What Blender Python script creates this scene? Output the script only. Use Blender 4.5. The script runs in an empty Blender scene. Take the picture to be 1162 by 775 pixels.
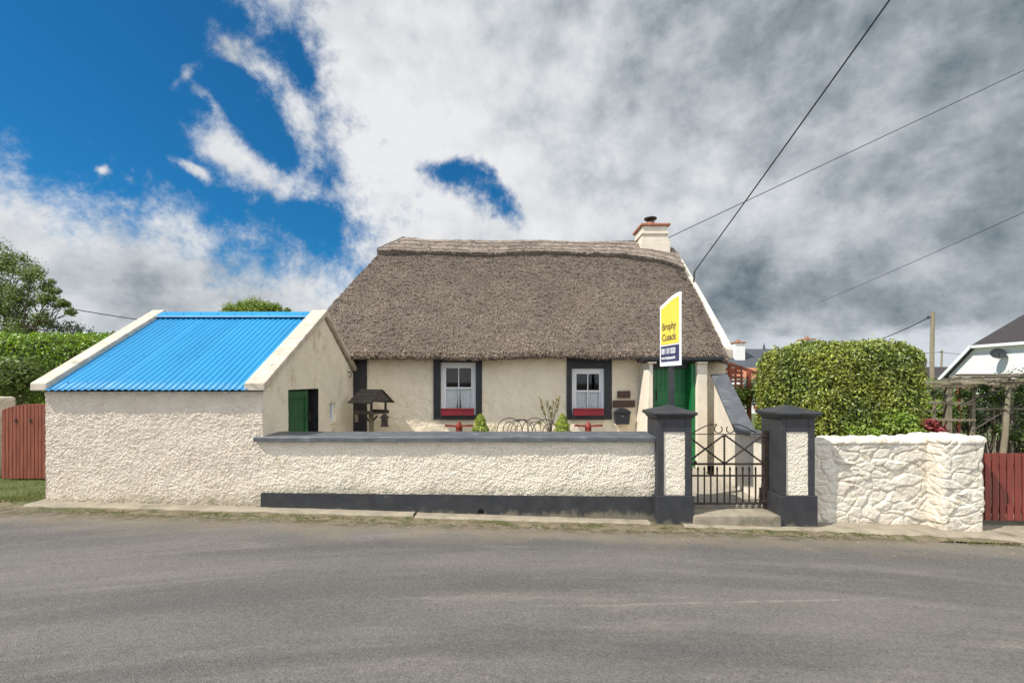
import bpy, math, random
from mathutils import Vector, noise
R = random.Random(7)
C = bpy.context.scene.collection
F = 525.0; H = 1.84
def W(px, py, Y): return Vector(((px-581)/F*Y, Y, H-(py-432)/F*Y))
def clamp(v, a, b): return max(a, min(b, v))
def sm(a, b, v):
    t = clamp((v-a)/(b-a), 0, 1); return t*t*(3-2*t)
def gz(x): return 0.075-0.03*9.0*math.tanh(x/9.0)*1.08
N = noise.noise

# ------------------------------------------------------------------ objects
ORG = {}
def tag(o, label=None, cat=None, group=None, kind=None):
    if label: o['label'] = label
    if cat: o['category'] = cat
    if group: o['group'] = group
    if kind: o['kind'] = kind
    return o
def empty(name, loc, label, cat, group=None):
    o = bpy.data.objects.new(name, None); C.objects.link(o)
    o.location = loc; o.empty_display_size = .2; ORG[o] = Vector(loc)
    return tag(o, label, cat, group)
class MB:
    def __init__(s): s.v = []; s.f = []
    def add(s, vs, fs):
        b = len(s.v); s.v += [tuple(p) for p in vs]; s.f += [tuple(b+i for i in f) for f in fs]; return s
    def box(s, x0, x1, y0, y1, z0, z1):
        return s.add([(x0,y0,z0),(x1,y0,z0),(x1,y1,z0),(x0,y1,z0),(x0,y0,z1),(x1,y0,z1),(x1,y1,z1),(x0,y1,z1)],
                     [(0,3,2,1),(4,5,6,7),(0,1,5,4),(1,2,6,5),(2,3,7,6),(3,0,4,7)])
    def hexa(s, p):   # 8 points, bottom 4 then top 4, ccw
        return s.add(p, [(0,3,2,1),(4,5,6,7),(0,1,5,4),(1,2,6,5),(2,3,7,6),(3,0,4,7)])
    def prism(s, poly, d):   # planar polygon + extrusion vector
        n = len(poly); d = Vector(d); a = [Vector(p) for p in poly]
        return s.add(a+[p+d for p in a], [tuple(range(n))[::-1], tuple(range(n, 2*n))]+[(i,(i+1)%n,n+(i+1)%n,n+i) for i in range(n)])
    def bar(s, a, b, w, h=None, up=(0,0,1)):
        a = Vector(a); b = Vector(b); h = h or w; d = (b-a).normalized()
        u = d.cross(Vector(up))
        if u.length < 1e-4: u = d.cross(Vector((1,0,0)))
        u.normalize(); w2 = u.cross(d).normalized()
        o = [(-u*w/2-w2*h/2),(u*w/2-w2*h/2),(u*w/2+w2*h/2),(-u*w/2+w2*h/2)]
        return s.add([a+q for q in o]+[b+q for q in o], [(0,3,2,1),(4,5,6,7),(0,1,5,4),(1,2,6,5),(2,3,7,6),(3,0,4,7)])
    def tube(s, pts, r, n=8, cap=True):
        pts = [Vector(p) for p in pts]; m = len(pts)
        rr = r if isinstance(r, (list, tuple)) else [r]*m
        b = len(s.v); prev = None
        for i, p in enumerate(pts):
            d = (pts[min(i+1,m-1)]-pts[max(i-1,0)]).normalized()
            if prev is None:
                prev = d.cross(Vector((0,0,1)))
                if prev.length < 1e-3: prev = d.cross(Vector((1,0,0)))
            u = (prev-d*prev.dot(d)).normalized(); prev = u; w = d.cross(u)
            for k in range(n):
                a = 2*math.pi*k/n; s.v.append(tuple(p+(u*math.cos(a)+w*math.sin(a))*rr[i]))
        for i in range(m-1):
            for k in range(n):
                s.f.append((b+i*n+k, b+i*n+(k+1)%n, b+(i+1)*n+(k+1)%n, b+(i+1)*n+k))
        if cap: s.f.append(tuple(b+k for k in range(n))[::-1]); s.f.append(tuple(b+(m-1)*n+k for k in range(n)))
        return s
    def lathe(s, c, prof, n=16):
        b = len(s.v); m = len(prof)
        for r, z in prof:
            for k in range(n):
                a = 2*math.pi*k/n; s.v.append((c[0]+r*math.cos(a), c[1]+r*math.sin(a), c[2]+z))
        for i in range(m-1):
            for k in range(n): s.f.append((b+i*n+k, b+i*n+(k+1)%n, b+(i+1)*n+(k+1)%n, b+(i+1)*n+k))
        s.f.append(tuple(b+k for k in range(n))[::-1]); s.f.append(tuple(b+(m-1)*n+k for k in range(n)))
        return s
    def grid(s, P, nu, nv, keep=None):
        b = len(s.v)
        for j in range(nv+1):
            for i in range(nu+1): s.v.append(tuple(P(i/nu, j/nv)))
        for j in range(nv):
            for i in range(nu):
                if keep is None or keep((i+.5)/nu, (j+.5)/nv):
                    a = b+j*(nu+1)+i; s.f.append((a, a+1, a+nu+2, a+nu+1))
        return s
    def rbox(s, lo, hi, r, cell, h=None, faces='xXyYZ'):
        """box whose faces are finely subdivided, its edges rounded by r and pushed out by h(p)"""
        lo = Vector(lo); hi = Vector(hi)
        L = lo+Vector((r,r,r)); U = hi-Vector((r,r,r))
        def fn(p):
            q = Vector((clamp(p.x,L.x,U.x), clamp(p.y,L.y,U.y), clamp(p.z,L.z,U.z)))
            n = (p-q); n = n.normalized() if n.length > 1e-9 else Vector((0,0,1))
            hh = h(q+n*r, n) if h else 0
            return q+n*(r+hh)
        d = hi-lo
        for fc in faces:
            ax = 'xyz'.index(fc.lower()); side = fc.isupper()
            o = [i for i in range(3) if i != ax]
            nu = max(1, int(d[o[0]]/cell)); nv = max(1, int(d[o[1]]/cell))
            def P(u, v):
                p = Vector((0,0,0)); p[ax] = hi[ax] if side else lo[ax]
                p[o[0]] = lo[o[0]]+d[o[0]]*u; p[o[1]] = lo[o[1]]+d[o[1]]*v
                return fn(p)
            s.grid(P, nu, nv)
        return s
def mk(name, mb, m, parent=None, loc=None, bev=0, smooth=False):
    me = bpy.data.meshes.new(name)
    if parent is not None:
        org = ORG[parent]
        if loc is None: loc = org
    else:
        org = Vector((0,0,0))
        if loc is None: loc = Vector((0,0,0))
    loc = Vector(loc)
    lx, ly, lz = loc
    me.from_pydata([(a-lx, b-ly, c-lz) for a, b, c in mb.v], [], mb.f); me.update()
    if smooth: me.polygons.foreach_set('use_smooth', [True]*len(me.polygons))
    me.materials.append(m)
    o = bpy.data.objects.new(name, me); C.objects.link(o)
    if parent is not None: o.parent = parent; o.location = loc-org
    else: o.location = loc
    ORG[o] = loc
    if bev:
        b = o.modifiers.new('bevel', 'BEVEL'); b.width = bev; b.segments = 2; b.limit_method = 'ANGLE'; b.angle_limit = .7
    return o
def text_mesh(name, body, size, m, parent, loc, rot, sx=1.0, bold=0.0):
    cu = bpy.data.curves.new(name, 'FONT'); cu.body = body; cu.size = size; cu.extrude = .0015; cu.align_x = 'LEFT'; cu.offset = bold
    t = bpy.data.objects.new(name+'_tmp', cu); C.objects.link(t)
    dg = bpy.context.evaluated_depsgraph_get(); dg.update()
    me = bpy.data.meshes.new_from_object(t.evaluated_get(dg)); bpy.data.objects.remove(t)
    me.name = name; me.materials.clear(); me.materials.append(m)
    o = bpy.data.objects.new(name, me); C.objects.link(o)
    o.parent = parent; o.location = Vector(loc)-ORG[parent]; o.rotation_euler = rot; o.scale = (sx, 1, 1)
    return o

# ------------------------------------------------------------------ materials
def mat(name, c1, c2=None, scale=4, rough=.75, bump=0., bscale=60, island=0., metal=0., spec=.5,
        c3=None, s3=1.2, t3=(.5,.62), stretch=(1,1,1), bstretch=None, low=None, det=6):
    m = bpy.data.materials.new(name); m.use_nodes = True; nt = m.node_tree; n = nt.nodes; l = nt.links
    b = n['Principled BSDF']; b.inputs['Roughness'].default_value = rough; b.inputs['Metallic'].default_value = metal
    b.inputs['Specular IOR Level'].default_value = spec
    tc = n.new('ShaderNodeTexCoord'); co = tc.outputs['Object']
    def mapped(st):
        mp = n.new('ShaderNodeMapping'); mp.inputs['Scale'].default_value = st; l.new(co, mp.inputs['Vector']); return mp.outputs['Vector']
    def nz(sc, st=(1,1,1), d=det, r=.6):
        t = n.new('ShaderNodeTexNoise'); t.inputs['Scale'].default_value = sc; t.inputs['Detail'].default_value = d
        t.inputs['Roughness'].default_value = r; l.new(mapped(st), t.inputs['Vector']); return t.outputs['Fac']
    def mix(f, a, bb):
        x = n.new('ShaderNodeMix'); x.data_type = 'RGBA'
        for s, v in ((x.inputs[0], f), (x.inputs[6], a), (x.inputs[7], bb)):
            if hasattr(v, 'node'): l.new(v, s)
            elif isinstance(v, (tuple, list)): s.default_value = (*v[:3], 1)
            else: s.default_value = v
        return x.outputs[2]
    def rng(f, a, bb):
        r = n.new('ShaderNodeMapRange'); r.interpolation_type = 'SMOOTHSTEP'; r.inputs[1].default_value = a; r.inputs[2].default_value = bb
        l.new(f, r.inputs[0]); return r.outputs[0]
    col = c1
    if c2: col = mix(rng(nz(scale, stretch), .32, .68), c1, c2)
    if c3: col = mix(rng(nz(s3, stretch, 8, .7), *t3), col, c3)
    if low:   # dirt by height, broken up: (colour, z_full, z_none)
        sx = n.new('ShaderNodeSeparateXYZ'); l.new(tc.outputs['Object'], sx.inputs[0])
        ad = n.new('ShaderNodeMath'); ad.operation = 'MULTIPLY_ADD'; l.new(nz(3.5, (1,1,.5), 8, .75), ad.inputs[0]); ad.inputs[1].default_value = .5
        l.new(sx.outputs[2], ad.inputs[2])
        col = mix(rng(ad.outputs[0], low[2]+.25, low[1]+.25), col, low[0])
    if island:
        g = n.new('ShaderNodeNewGeometry'); hs = n.new('ShaderNodeHueSaturation')
        mr = n.new('ShaderNodeMapRange'); mr.inputs[3].default_value = 1-island; mr.inputs[4].default_value = 1+island
        l.new(g.outputs['Random Per Island'], mr.inputs[0]); l.new(mr.outputs[0], hs.inputs['Value'])
        m2 = n.new('ShaderNodeMath'); m2.operation = 'MULTIPLY_ADD'; m2.inputs[1].default_value = 7.13; m2.inputs[2].default_value = 0
        fr = n.new('ShaderNodeMath'); fr.operation = 'FRACT'; l.new(g.outputs['Random Per Island'], m2.inputs[0]); l.new(m2.outputs[0], fr.inputs[0])
        mh = n.new('ShaderNodeMapRange'); mh.inputs[3].default_value = .5-.018*(island>0.2); mh.inputs[4].default_value = .5+.012*(island>0.2)
        l.new(fr.outputs[0], mh.inputs[0]); l.new(mh.outputs[0], hs.inputs['Hue'])
        if hasattr(col, 'node'): l.new(col, hs.inputs['Color'])
        else: hs.inputs['Color'].default_value = (*col, 1)
        col = hs.outputs[0]
    if hasattr(col, 'node'): l.new(col, b.inputs['Base Color'])
    else: b.inputs['Base Color'].default_value = (*col, 1)
    if bump:
        bp = n.new('ShaderNodeBump'); bp.inputs['Strength'].default_value = 1; bp.inputs['Distance'].default_value = bump
        l.new(nz(bscale, bstretch or (1,1,1), 4, .65), bp.inputs['Height']); l.new(bp.outputs[0], b.inputs['Normal'])
    return m
def leafmat(name, c1, c2, island=.45, rough=.45, trans=.25, spec=.5):
    m = mat(name, c1, c2, 1.6, rough, island=island, spec=spec)
    nt = m.node_tree; n = nt.nodes; l = nt.links; b = n['Principled BSDF']
    src = b.inputs['Base Color'].links[0].from_socket
    t = n.new('ShaderNodeBsdfTranslucent'); l.new(src, t.inputs[0]); mx = n.new('ShaderNodeMixShader'); mx.inputs[0].default_value = trans
    l.new(b.outputs[0], mx.inputs[1]); l.new(t.outputs[0], mx.inputs[2]); l.new(mx.outputs[0], n['Material Output'].inputs[0])
    return m
M = {}
M['rough'] = mat('roughcast', (.80,.70,.58), (.71,.61,.49), 5, .9, .012, 110, c3=(.70,.58,.45), s3=2.2, t3=(.56,.74), low=((.36,.31,.21), -.06, .22))
M['rough_wall'] = mat('roughcast_garden', (.86,.77,.635), (.79,.70,.56), 5, .9, .012, 110, c3=(.62,.53,.39), s3=2.4, t3=(.57,.72), low=((.45,.4,.3), .2, .45))
M['lime'] = mat('limewash_wall', (.84,.735,.57), (.78,.67,.50), 2.2, .92, .014, 16, c3=(.68,.56,.38), s3=.9, t3=(.52,.7))
M['gable'] = mat('gable_render', (.84,.75,.59), (.76,.67,.51), 3, .92, .012, 25, c3=(.56,.47,.30), s3=1.5, t3=(.55,.68))
M['white'] = mat('white_masonry', (.76,.68,.56), (.68,.60,.48), 4, .85, .006, 40, c3=(.55,.5,.4), s3=2.5, t3=(.6,.75))
M['stonewhite'] = mat('painted_rubble', (.73,.67,.57), (.62,.55,.44), 7, .88, .010, 45, c3=(.44,.34,.22), s3=5, t3=(.56,.72), low=((.30,.26,.17), -.12, .16))
M['verge'] = mat('verge_concrete', (.60,.52,.42), (.46,.39,.31), 8, .85, .004, 50, c3=(.30,.28,.22), s3=5, t3=(.55,.7))
M['black'] = mat('black_gloss_paint', (.012,.013,.016), (.02,.02,.022), 9, .5, .003, 40)
M['slatepaint'] = mat('slate_grey_paint', (.027,.028,.031), (.042,.043,.046), 5, .55, .004, 45, c3=(.12,.125,.13), s3=9, t3=(.64,.74))
M['plinth'] = mat('plinth_paint', (.024,.025,.028), (.038,.039,.042), 6, .55, .004, 45, c3=(.11,.11,.10), s3=6, t3=(.62,.78), low=((.16,.14,.1), -.02, .07))
M['coping'] = mat('coping_paint', (.08,.085,.095), (.12,.127,.138), 7, .5, .004, 40, c3=(.30,.31,.32), s3=7, t3=(.60,.72))
M['straw'] = mat('thatch_straw', (.275,.212,.158), (.172,.132,.10), 1.3, .95, island=.95, spec=.15, c3=(.115,.09,.07), s3=.9, t3=(.52,.7))
M['straw2'] = mat('ridge_straw', (.30,.255,.21), (.22,.18,.145), 2.5, .95, island=.5, spec=.15, c3=(.15,.13,.11), s3=1.6, t3=(.5,.66))
M['thatchcore'] = mat('thatch_core', (.16,.125,.10), (.10,.08,.065), 30, .95, .02, 70)
M['spar'] = mat('hazel_spar', (.34,.29,.23), (.22,.18,.14), 12, .85)
M['blue'] = mat('blue_corrugated', (.012,.245,.50), (.010,.21,.44), 2.5, .5, .001, 30, c3=(.05,.14,.27), s3=7, t3=(.63,.8), stretch=(1,.3,.3))
M['sash'] = mat('sash_white', (.72,.73,.74), None, rough=.5)
M['green'] = mat('green_door_paint', (.007,.165,.045), (.008,.13,.035), 6, .4, .002, 20, bstretch=(1,1,.1))
M['greendk'] = mat('shed_door_green', (.012,.10,.035), (.010,.075,.026), 5, .5, .002, 20)
M['red'] = mat('red_box', (.21,.006,.016), (.15,.005,.012), 6, .5)
M['redwood'] = mat('red_ornament', (.30,.03,.018), (.12,.016,.01), 12, .55)
M['gatebrown'] = mat('brown_gate_stain', (.30,.085,.045), (.21,.055,.03), 3, .6, .003, 25, stretch=(8,8,1), bstretch=(6,6,.5), island=.16)
M['gatebrown2'] = mat('red_brown_gate', (.26,.05,.035), (.18,.035,.024), 3, .6, .003, 25, stretch=(8,8,1), bstretch=(6,6,.5), island=.18)
M['iron'] = mat('wrought_iron', (.02,.016,.014), (.055,.035,.025), 25, .55, .001, 80, metal=.2)
M['wire'] = mat('cable_rubber', (.02,.02,.022), rough=.6)
M['terra'] = mat('terracotta', (.42,.17,.09), (.33,.13,.07), 8, .75, .003, 40)
M['flue'] = mat('flue_metal', (.03,.03,.035), rough=.4, metal=.5)
M['darkwood'] = mat('weathered_dark_wood', (.085,.07,.055), (.05,.042,.035), 10, .85, .004, 30)
M['greywood'] = mat('weathered_grey_wood', (.27,.225,.15), (.17,.14,.095), 6, .85, .005, 40, c3=(.18,.17,.1), s3=4)
M['redtrellis'] = mat('red_brown_trellis', (.33,.09,.04), (.22,.06,.03), 10, .7)
M['plaque'] = mat('brown_plaque', (.07,.028,.018), (.045,.02,.014), 14, .5, c3=(.14,.09,.045), s3=22, t3=(.55,.66))
M['plaqueletter'] = mat('plaque_gilt', (.22,.14,.06), rough=.4, metal=.4)
M['postbox'] = mat('black_post_box', (.018,.019,.024), rough=.35)
M['silver'] = mat('silver_badge', (.5,.5,.5), rough=.3, metal=.8)
M['yellow'] = mat('yellow_board', (.90,.66,.07), (.88,.68,.10), 2, .45)
M['boardwhite'] = mat('board_white', (.85,.85,.85), rough=.45)
M['navy'] = mat('navy_panel', (.045,.05,.12), rough=.45)
M['ink'] = mat('grey_lettering', (.17,.13,.06), rough=.5)
M['concrete'] = mat('old_concrete', (.32,.275,.205), (.23,.195,.145), 5, .9, .006, 60, c3=(.16,.14,.09), s3=3, t3=(.54,.68))
M['slateroof'] = mat('slate_roof', (.075,.085,.10), (.055,.062,.075), 12, .6)
M['darkroof'] = mat('dark_tile_roof', (.035,.030,.032), (.05,.042,.042), 12, .75)
M['farwhite'] = mat('distant_white_render', (.84,.81,.78), (.79,.77,.75), 2, .8)
M['farfascia'] = mat('distant_fascia', (.78,.80,.82), rough=.5)
M['pole'] = mat('timber_pole', (.30,.25,.17), (.22,.18,.12), 8, .9, .005, 30, bstretch=(5,5,.3))
M['bark'] = mat('bark', (.10,.075,.05), (.06,.045,.03), 8, .95, .01, 25, bstretch=(3,3,.6))
M['ceramic'] = mat('plant_pot', (.30,.13,.08), rough=.7)
M['soil'] = mat('dirt_ground', (.13,.105,.07), (.09,.075,.05), 6, .95, .01, 30)
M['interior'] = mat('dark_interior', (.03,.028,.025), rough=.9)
M['curtain'] = mat('net_curtain', (.95,.95,.94), (.88,.89,.89), 8, .9)
M['dish'] = mat('dish_metal', (.035,.04,.045), rough=.8, spec=.2)
M['hedge'] = leafmat('hedge_leaf', (.32,.35,.05), (.13,.18,.025), .75, .42, .2, .6)
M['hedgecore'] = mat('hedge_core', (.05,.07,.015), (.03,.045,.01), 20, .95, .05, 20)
M['box'] = leafmat('privet_leaf', (.22,.35,.015), (.15,.26,.012), .5, .4)
M['lime_leaf'] = leafmat('bright_shrub_leaf', (.24,.33,.04), (.14,.23,.025), .4, .45, .3)
M['treeleaf'] = leafmat('tree_leaf', (.17,.235,.05), (.11,.17,.035), .5, .5, .3)
M['darkleaf'] = leafmat('dark_leaf', (.035,.065,.015), (.02,.042,.010), .5, .5, .25)
M['climber'] = leafmat('climber_leaf', (.10,.16,.025), (.055,.10,.02), .5, .45, .3)
M['redleaf'] = leafmat('red_flower', (.28,.03,.035), (.15,.03,.02), .5, .5, .2)
M['conifer'] = leafmat('conifer_leaf', (.30,.36,.05), (.15,.22,.03), .4, .5, .25)
M['grass'] = leafmat('grass_blade', (.115,.155,.025), (.17,.16,.05), .45, .6, .25, .2)
M['sedum'] = leafmat('shrub_leaf_olive', (.20,.21,.05), (.26,.17,.05), .4, .5, .2)

def glass_mat():
    m = bpy.data.materials.new('window_glass'); m.use_nodes = True; nt = m.node_tree; n = nt.nodes; l = nt.links
    n.remove(n['Principled BSDF']); t = n.new('ShaderNodeBsdfTransparent'); t.inputs[0].default_value = (.93,.95,.95,1)
    g = n.new('ShaderNodeBsdfGlossy'); g.inputs['Roughness'].default_value = .03; fr = n.new('ShaderNodeFresnel'); fr.inputs[0].default_value = 1.5
    mx = n.new('ShaderNodeMixShader'); l.new(fr.outputs[0], mx.inputs[0]); l.new(t.outputs[0], mx.inputs[1]); l.new(g.outputs[0], mx.inputs[2])
    l.new(mx.outputs[0], n['Material Output'].inputs[0]); return m
M['glass'] = glass_mat()

def road_mat():
    m = bpy.data.materials.new('worn_tarmac'); m.use_nodes = True; nt = m.node_tree; n = nt.nodes; l = nt.links
    b = n['Principled BSDF']; b.inputs['Roughness'].default_value = .82; b.inputs['Specular IOR Level'].default_value = .3
    tc = n.new('ShaderNodeTexCoord'); co = tc.outputs['Object']
    def mapped(st):
        mp = n.new('ShaderNodeMapping'); mp.inputs['Scale'].default_value = st; l.new(co, mp.inputs['Vector']); return mp.outputs['Vector']
    def nz(sc, st=(1,1,1), d=6, r=.6):
        t = n.new('ShaderNodeTexNoise'); t.inputs['Scale'].default_value = sc; t.inputs['Detail'].default_value = d
        t.inputs['Roughness'].default_value = r; l.new(mapped(st), t.inputs['Vector']); return t.outputs['Fac']
    def mth(op, a, bb=None, c=None):
        x = n.new('ShaderNodeMath'); x.operation = op
        for i, v in enumerate((a, bb, c)):
            if v is None: continue
            if hasattr(v, 'node'): l.new(v, x.inputs[i])
            else: x.inputs[i].default_value = v
        return x.outputs[0]
    def rng(f, a, bb):
        r = n.new('ShaderNodeMapRange'); r.interpolation_type = 'SMOOTHSTEP'; r.inputs[1].default_value = a; r.inputs[2].default_value = bb
        l.new(f, r.inputs[0]); return r.outputs[0]
    def mix(f, a, bb):
        x = n.new('ShaderNodeMix'); x.data_type = 'RGBA'
        for s, v in ((x.inputs[0], f), (x.inputs[6], a), (x.inputs[7], bb)):
            if hasattr(v, 'node'): l.new(v, s)
            elif isinstance(v, (tuple, list)): s.default_value = (*v[:3], 1)
            else: s.default_value = v
        return x.outputs[2]
    sx = n.new('ShaderNodeSeparateXYZ'); l.new(co, sx.inputs[0])
    # traffic swings through a gentle curve, so wear follows bent lines
    cb = n.new('ShaderNodeCombineXYZ'); l.new(sx.outputs[0], cb.inputs[0]); l.new(sx.outputs[2], cb.inputs[2])
    xx = mth('MAXIMUM', mth('MINIMUM', sx.outputs[0], 9.0), -9.0)
    l.new(mth('ADD', mth('MULTIPLY', mth('MULTIPLY', xx, xx), .035), mth('MULTIPLY_ADD', xx, -.10, sx.outputs[1])), cb.inputs[1])
    co = cb.outputs[0]
    base = mix(rng(nz(.8, (.35,1.2,1), 8, .62), .35, .65), (.172,.158,.142), (.120,.112,.104))
    base = mix(rng(nz(2.6, (.25,1.6,1), 8, .7), .5, .72), base, (.205,.186,.162))
    # faint wheel tracks along the road
    tr = mth('MULTIPLY', rng(nz(.7, (.12,2.2,1), 6, .6), .44, .62), .60); base = mix(tr, base, (.096,.091,.087))
    # aggregate: pale and dark chips
    vo = n.new('ShaderNodeTexVoronoi'); vo.inputs['Scale'].default_value = 120; l.new(co, vo.inputs['Vector'])
    hsv = n.new('ShaderNodeSeparateColor'); l.new(vo.outputs['Color'], hsv.inputs[0])
    v = n.new('ShaderNodeMapRange'); v.inputs[3].default_value = .76; v.inputs[4].default_value = 1.24; l.new(hsv.outputs[0], v.inputs[0])
    g2 = n.new('ShaderNodeMapRange'); g2.inputs[1].default_value = .3; g2.inputs[2].default_value = .7; g2.inputs[3].default_value = .78; g2.inputs[4].default_value = 1.22
    l.new(nz(38, (1,1,1), 5, .8), g2.inputs[0])
    mul = n.new('ShaderNodeVectorMath'); mul.operation = 'SCALE'; l.new(base, mul.inputs[0]); l.new(mth('MULTIPLY', v.outputs[0], g2.outputs[0]), mul.inputs[3])
    base = mul.outputs[0]
    # pale scraped line crossing the lane: y = 3.55 + .11 x (wobbling), only for some lengths
    ln = mth('SUBTRACT', sx.outputs[1], mth('MULTIPLY_ADD', sx.outputs[0], .115, 3.62))
    ln = mth('ABSOLUTE', mth('ADD', ln, mth('MULTIPLY_ADD', nz(1.2), .12, -.06)))
    lm = mth('MULTIPLY', mth('SUBTRACT', 1, rng(ln, .004, .028)), mth('MULTIPLY', rng(sx.outputs[0], -.3, 1.2), mth('SUBTRACT', 1, rng(sx.outputs[0], 2.4, 3.6))))
    base = mix(mth('MULTIPLY', lm, mth('MULTIPLY', rng(nz(6, (1,1,1), 8, .8), .35, .6), .5)), base, (.33,.30,.25))
    # gritty dusty margin below the wall
    dm = mth('ADD', sx.outputs[1], mth('MULTIPLY_ADD', nz(1.6, (1,1.5,1), 8, .7), 1.1, -.55))
    base = mix(mth('MULTIPLY', rng(dm, 4.95, 5.55), .75), base, (.22,.18,.13))
    base = mix(mth('MULTIPLY', rng(mth('ADD', sx.outputs[1], mth('MULTIPLY_ADD', nz(3.2, (1,2,1), 8, .75), .7, -.35)), 5.35, 5.62), rng(nz(9, (1,1,1), 6, .8), .38, .55)), base, (.085,.075,.035))
    l.new(base, b.inputs['Base Color'])
    bp = n.new('ShaderNodeBump'); bp.inputs['Strength'].default_value = 1; bp.inputs['Distance'].default_value = .006
    l.new(mth('ADD', vo.outputs['Distance'], nz(60, (1,1,1), 4, .8)), bp.inputs['Height']); l.new(bp.outputs[0], b.inputs['Normal'])
    return m
M['road'] = road_mat()
M['verge_dirt'] = mat('mossy_grit', (.13,.105,.065), (.20,.16,.10), 9, .95, .012, 55, c3=(.07,.075,.022), s3=5, t3=(.48,.6))
M['field'] = mat('field_grass', (.06,.09,.02), (.09,.11,.03), .3, .95)
M['gravel'] = mat('yard_gravel', (.38,.34,.27), (.28,.25,.2), 12, .9, .01, 80)

# ------------------------------------------------------------------ foliage helpers
def rv():
    while True:
        v = Vector((R.uniform(-1,1), R.uniform(-1,1), R.uniform(-1,1)))
        if .05 < v.length < 1: return v.normalized()
def leaf(mb, p, n, size, asp=.5):
    n = (n if n.length > .01 else rv()).normalized(); a = n.cross(rv())
    if a.length < .05: a = n.cross(Vector((1,.3,.2)))
    a.normalize(); b = n.cross(a)
    s = size*R.uniform(.7, 1.3); w = s*asp
    mb.add([p-a*s*.5, p+b*w*.5+n*w*.12, p+a*s*.5, p-b*w*.5+n*w*.12], [(0,1,2,3)])
def clump_leaves(mb, c, r, n, size, asp=.55, flat=1.0, up=.4, shell=.45):
    c = Vector(c)
    for _ in range(n):
        d = rv(); rr = r*(shell+(1-shell)*R.random()**.6)*(1+.25*N(d*2.3+c))
        p = c+Vector((d.x*rr, d.y*rr, d.z*rr*flat))
        leaf(mb, p, d+rv()*.8+Vector((0,0,up)), size, asp)
def limb(mb, a, b, r0, r1, n=6, wob=.06):
    a = Vector(a); b = Vector(b); L = (b-a).length; pts = []; rr = []
    for i in range(n):
        t = i/(n-1); p = a.lerp(b, t)+rv()*wob*L*math.sin(math.pi*t)
        pts.append(p); rr.append(r0+(r1-r0)*t)
    mb.tube(pts, rr, 7); return pts

# ------------------------------------------------------------------ ground, road
def XS(a, b, n): return [a+(b-a)*i/n for i in range(n+1)]
def sheet(xs, ys, zf):
    mb = MB(); nx = len(xs)
    for y in ys:
        for x in xs: mb.v.append((x, y, zf(x, y)))
    for j in range(len(ys)-1):
        for i in range(nx-1):
            a = j*nx+i; mb.f.append((a, a+1, a+nx+1, a+nx))
    return mb
xs = [-900,-400,-150,-60,-30]+XS(-20, 20, 80)+[30,60,150,400,900]
ys = [-300,-80,-30]+XS(-12, 16, 56)+[25,40,80,150,400,900]
tag(mk('ground', sheet(xs, ys, lambda x, y: gz(x)-.012), M['soil']), 'bare brown earth under the road and gardens', 'ground', kind='structure')
rx = XS(-40, 40, 400)
def redge(x):
    e = 5.66+.05*N(Vector((x*1.3,0,3)))+.03*N(Vector((x*6,0,1)))
    e += .32*sm(-5.4,-6.6,x)*sm(-9,-7,x)*0 - .25*sm(4.0,6.0,x)
    if x < -5.2: e = e+(.10)*sm(-5.2,-6.2,x)
    return e
mb = MB(); NR = 24
for j in range(NR+1):
    for x in rx:
        e = redge(x); y = -14+(e+14)*(j/NR); mb.v.append((x, y, gz(x)-.004+.004*N(Vector((x*.8,y*.8,0)))))
nx = len(rx)
for j in range(NR):
    for i in range(nx-1): a = j*nx+i; mb.f.append((a, a+1, a+nx+1, a+nx))
tag(mk('road', mb, M['road'], smooth=True), 'worn grey tarmac lane with a dusty edge', 'road', kind='structure')
# gritty verge between the road edge and the walls, a little lumpy
def vz(x, y):
    return gz(x)+.004+.012*max(0, N(Vector((x*5,y*9,2)))+.3)+.008*max(0,N(Vector((x*21,y*21,2))))
tag(mk('verge', sheet(XS(-12, 12, 700), XS(5.5, 6.2, 26), lambda x, y: vz(x, y) if y > redge(x)-.03+.05*N(Vector((x*9,y*9,5))) else gz(x)-.03), M['verge_dirt'], smooth=True),
    'mossy gritty strip between the tarmac and the walls', 'verge', kind='structure')
# concrete strips
def strip(name, x0, x1, yf, yb, top, label):
    def P(u, v):
        x = x0+(x1-x0)*u; e = yf(x)+.012*N(Vector((x*7,1,1)))+.02*N(Vector((x*1.9,1,7)))
        y = e+(yb-e)*v; d = min(y-e, .05)/.05
        return (x, y, gz(x)-.02+(top+.02+.006*N(Vector((x*6,y*6,0))))*math.sqrt(max(0,d)))
    tag(mk(name, MB().grid(P, int((x1-x0)*40), 16), M['concrete'], smooth=True), label, 'concrete strip', kind='structure')
strip('footing_strip', -6.15, -1.25, lambda x: 5.82-.03*sm(-5,-6.1,x), 6.1, .035, 'pale concrete strip along the foot of shed and left wall')
strip('footing_strip', -1.22, 1.75, lambda x: 5.79+.012*x, 6.1, .028, 'cracked concrete strip along the black plinth')
strip('pavement', 2.15, 12, lambda x: 5.72-.10*sm(3.5,5.5,x)-.22*sm(5.6,6.4,x), 6.9, .03, 'pale concrete pavement before the rubble wall and right gate')
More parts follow.
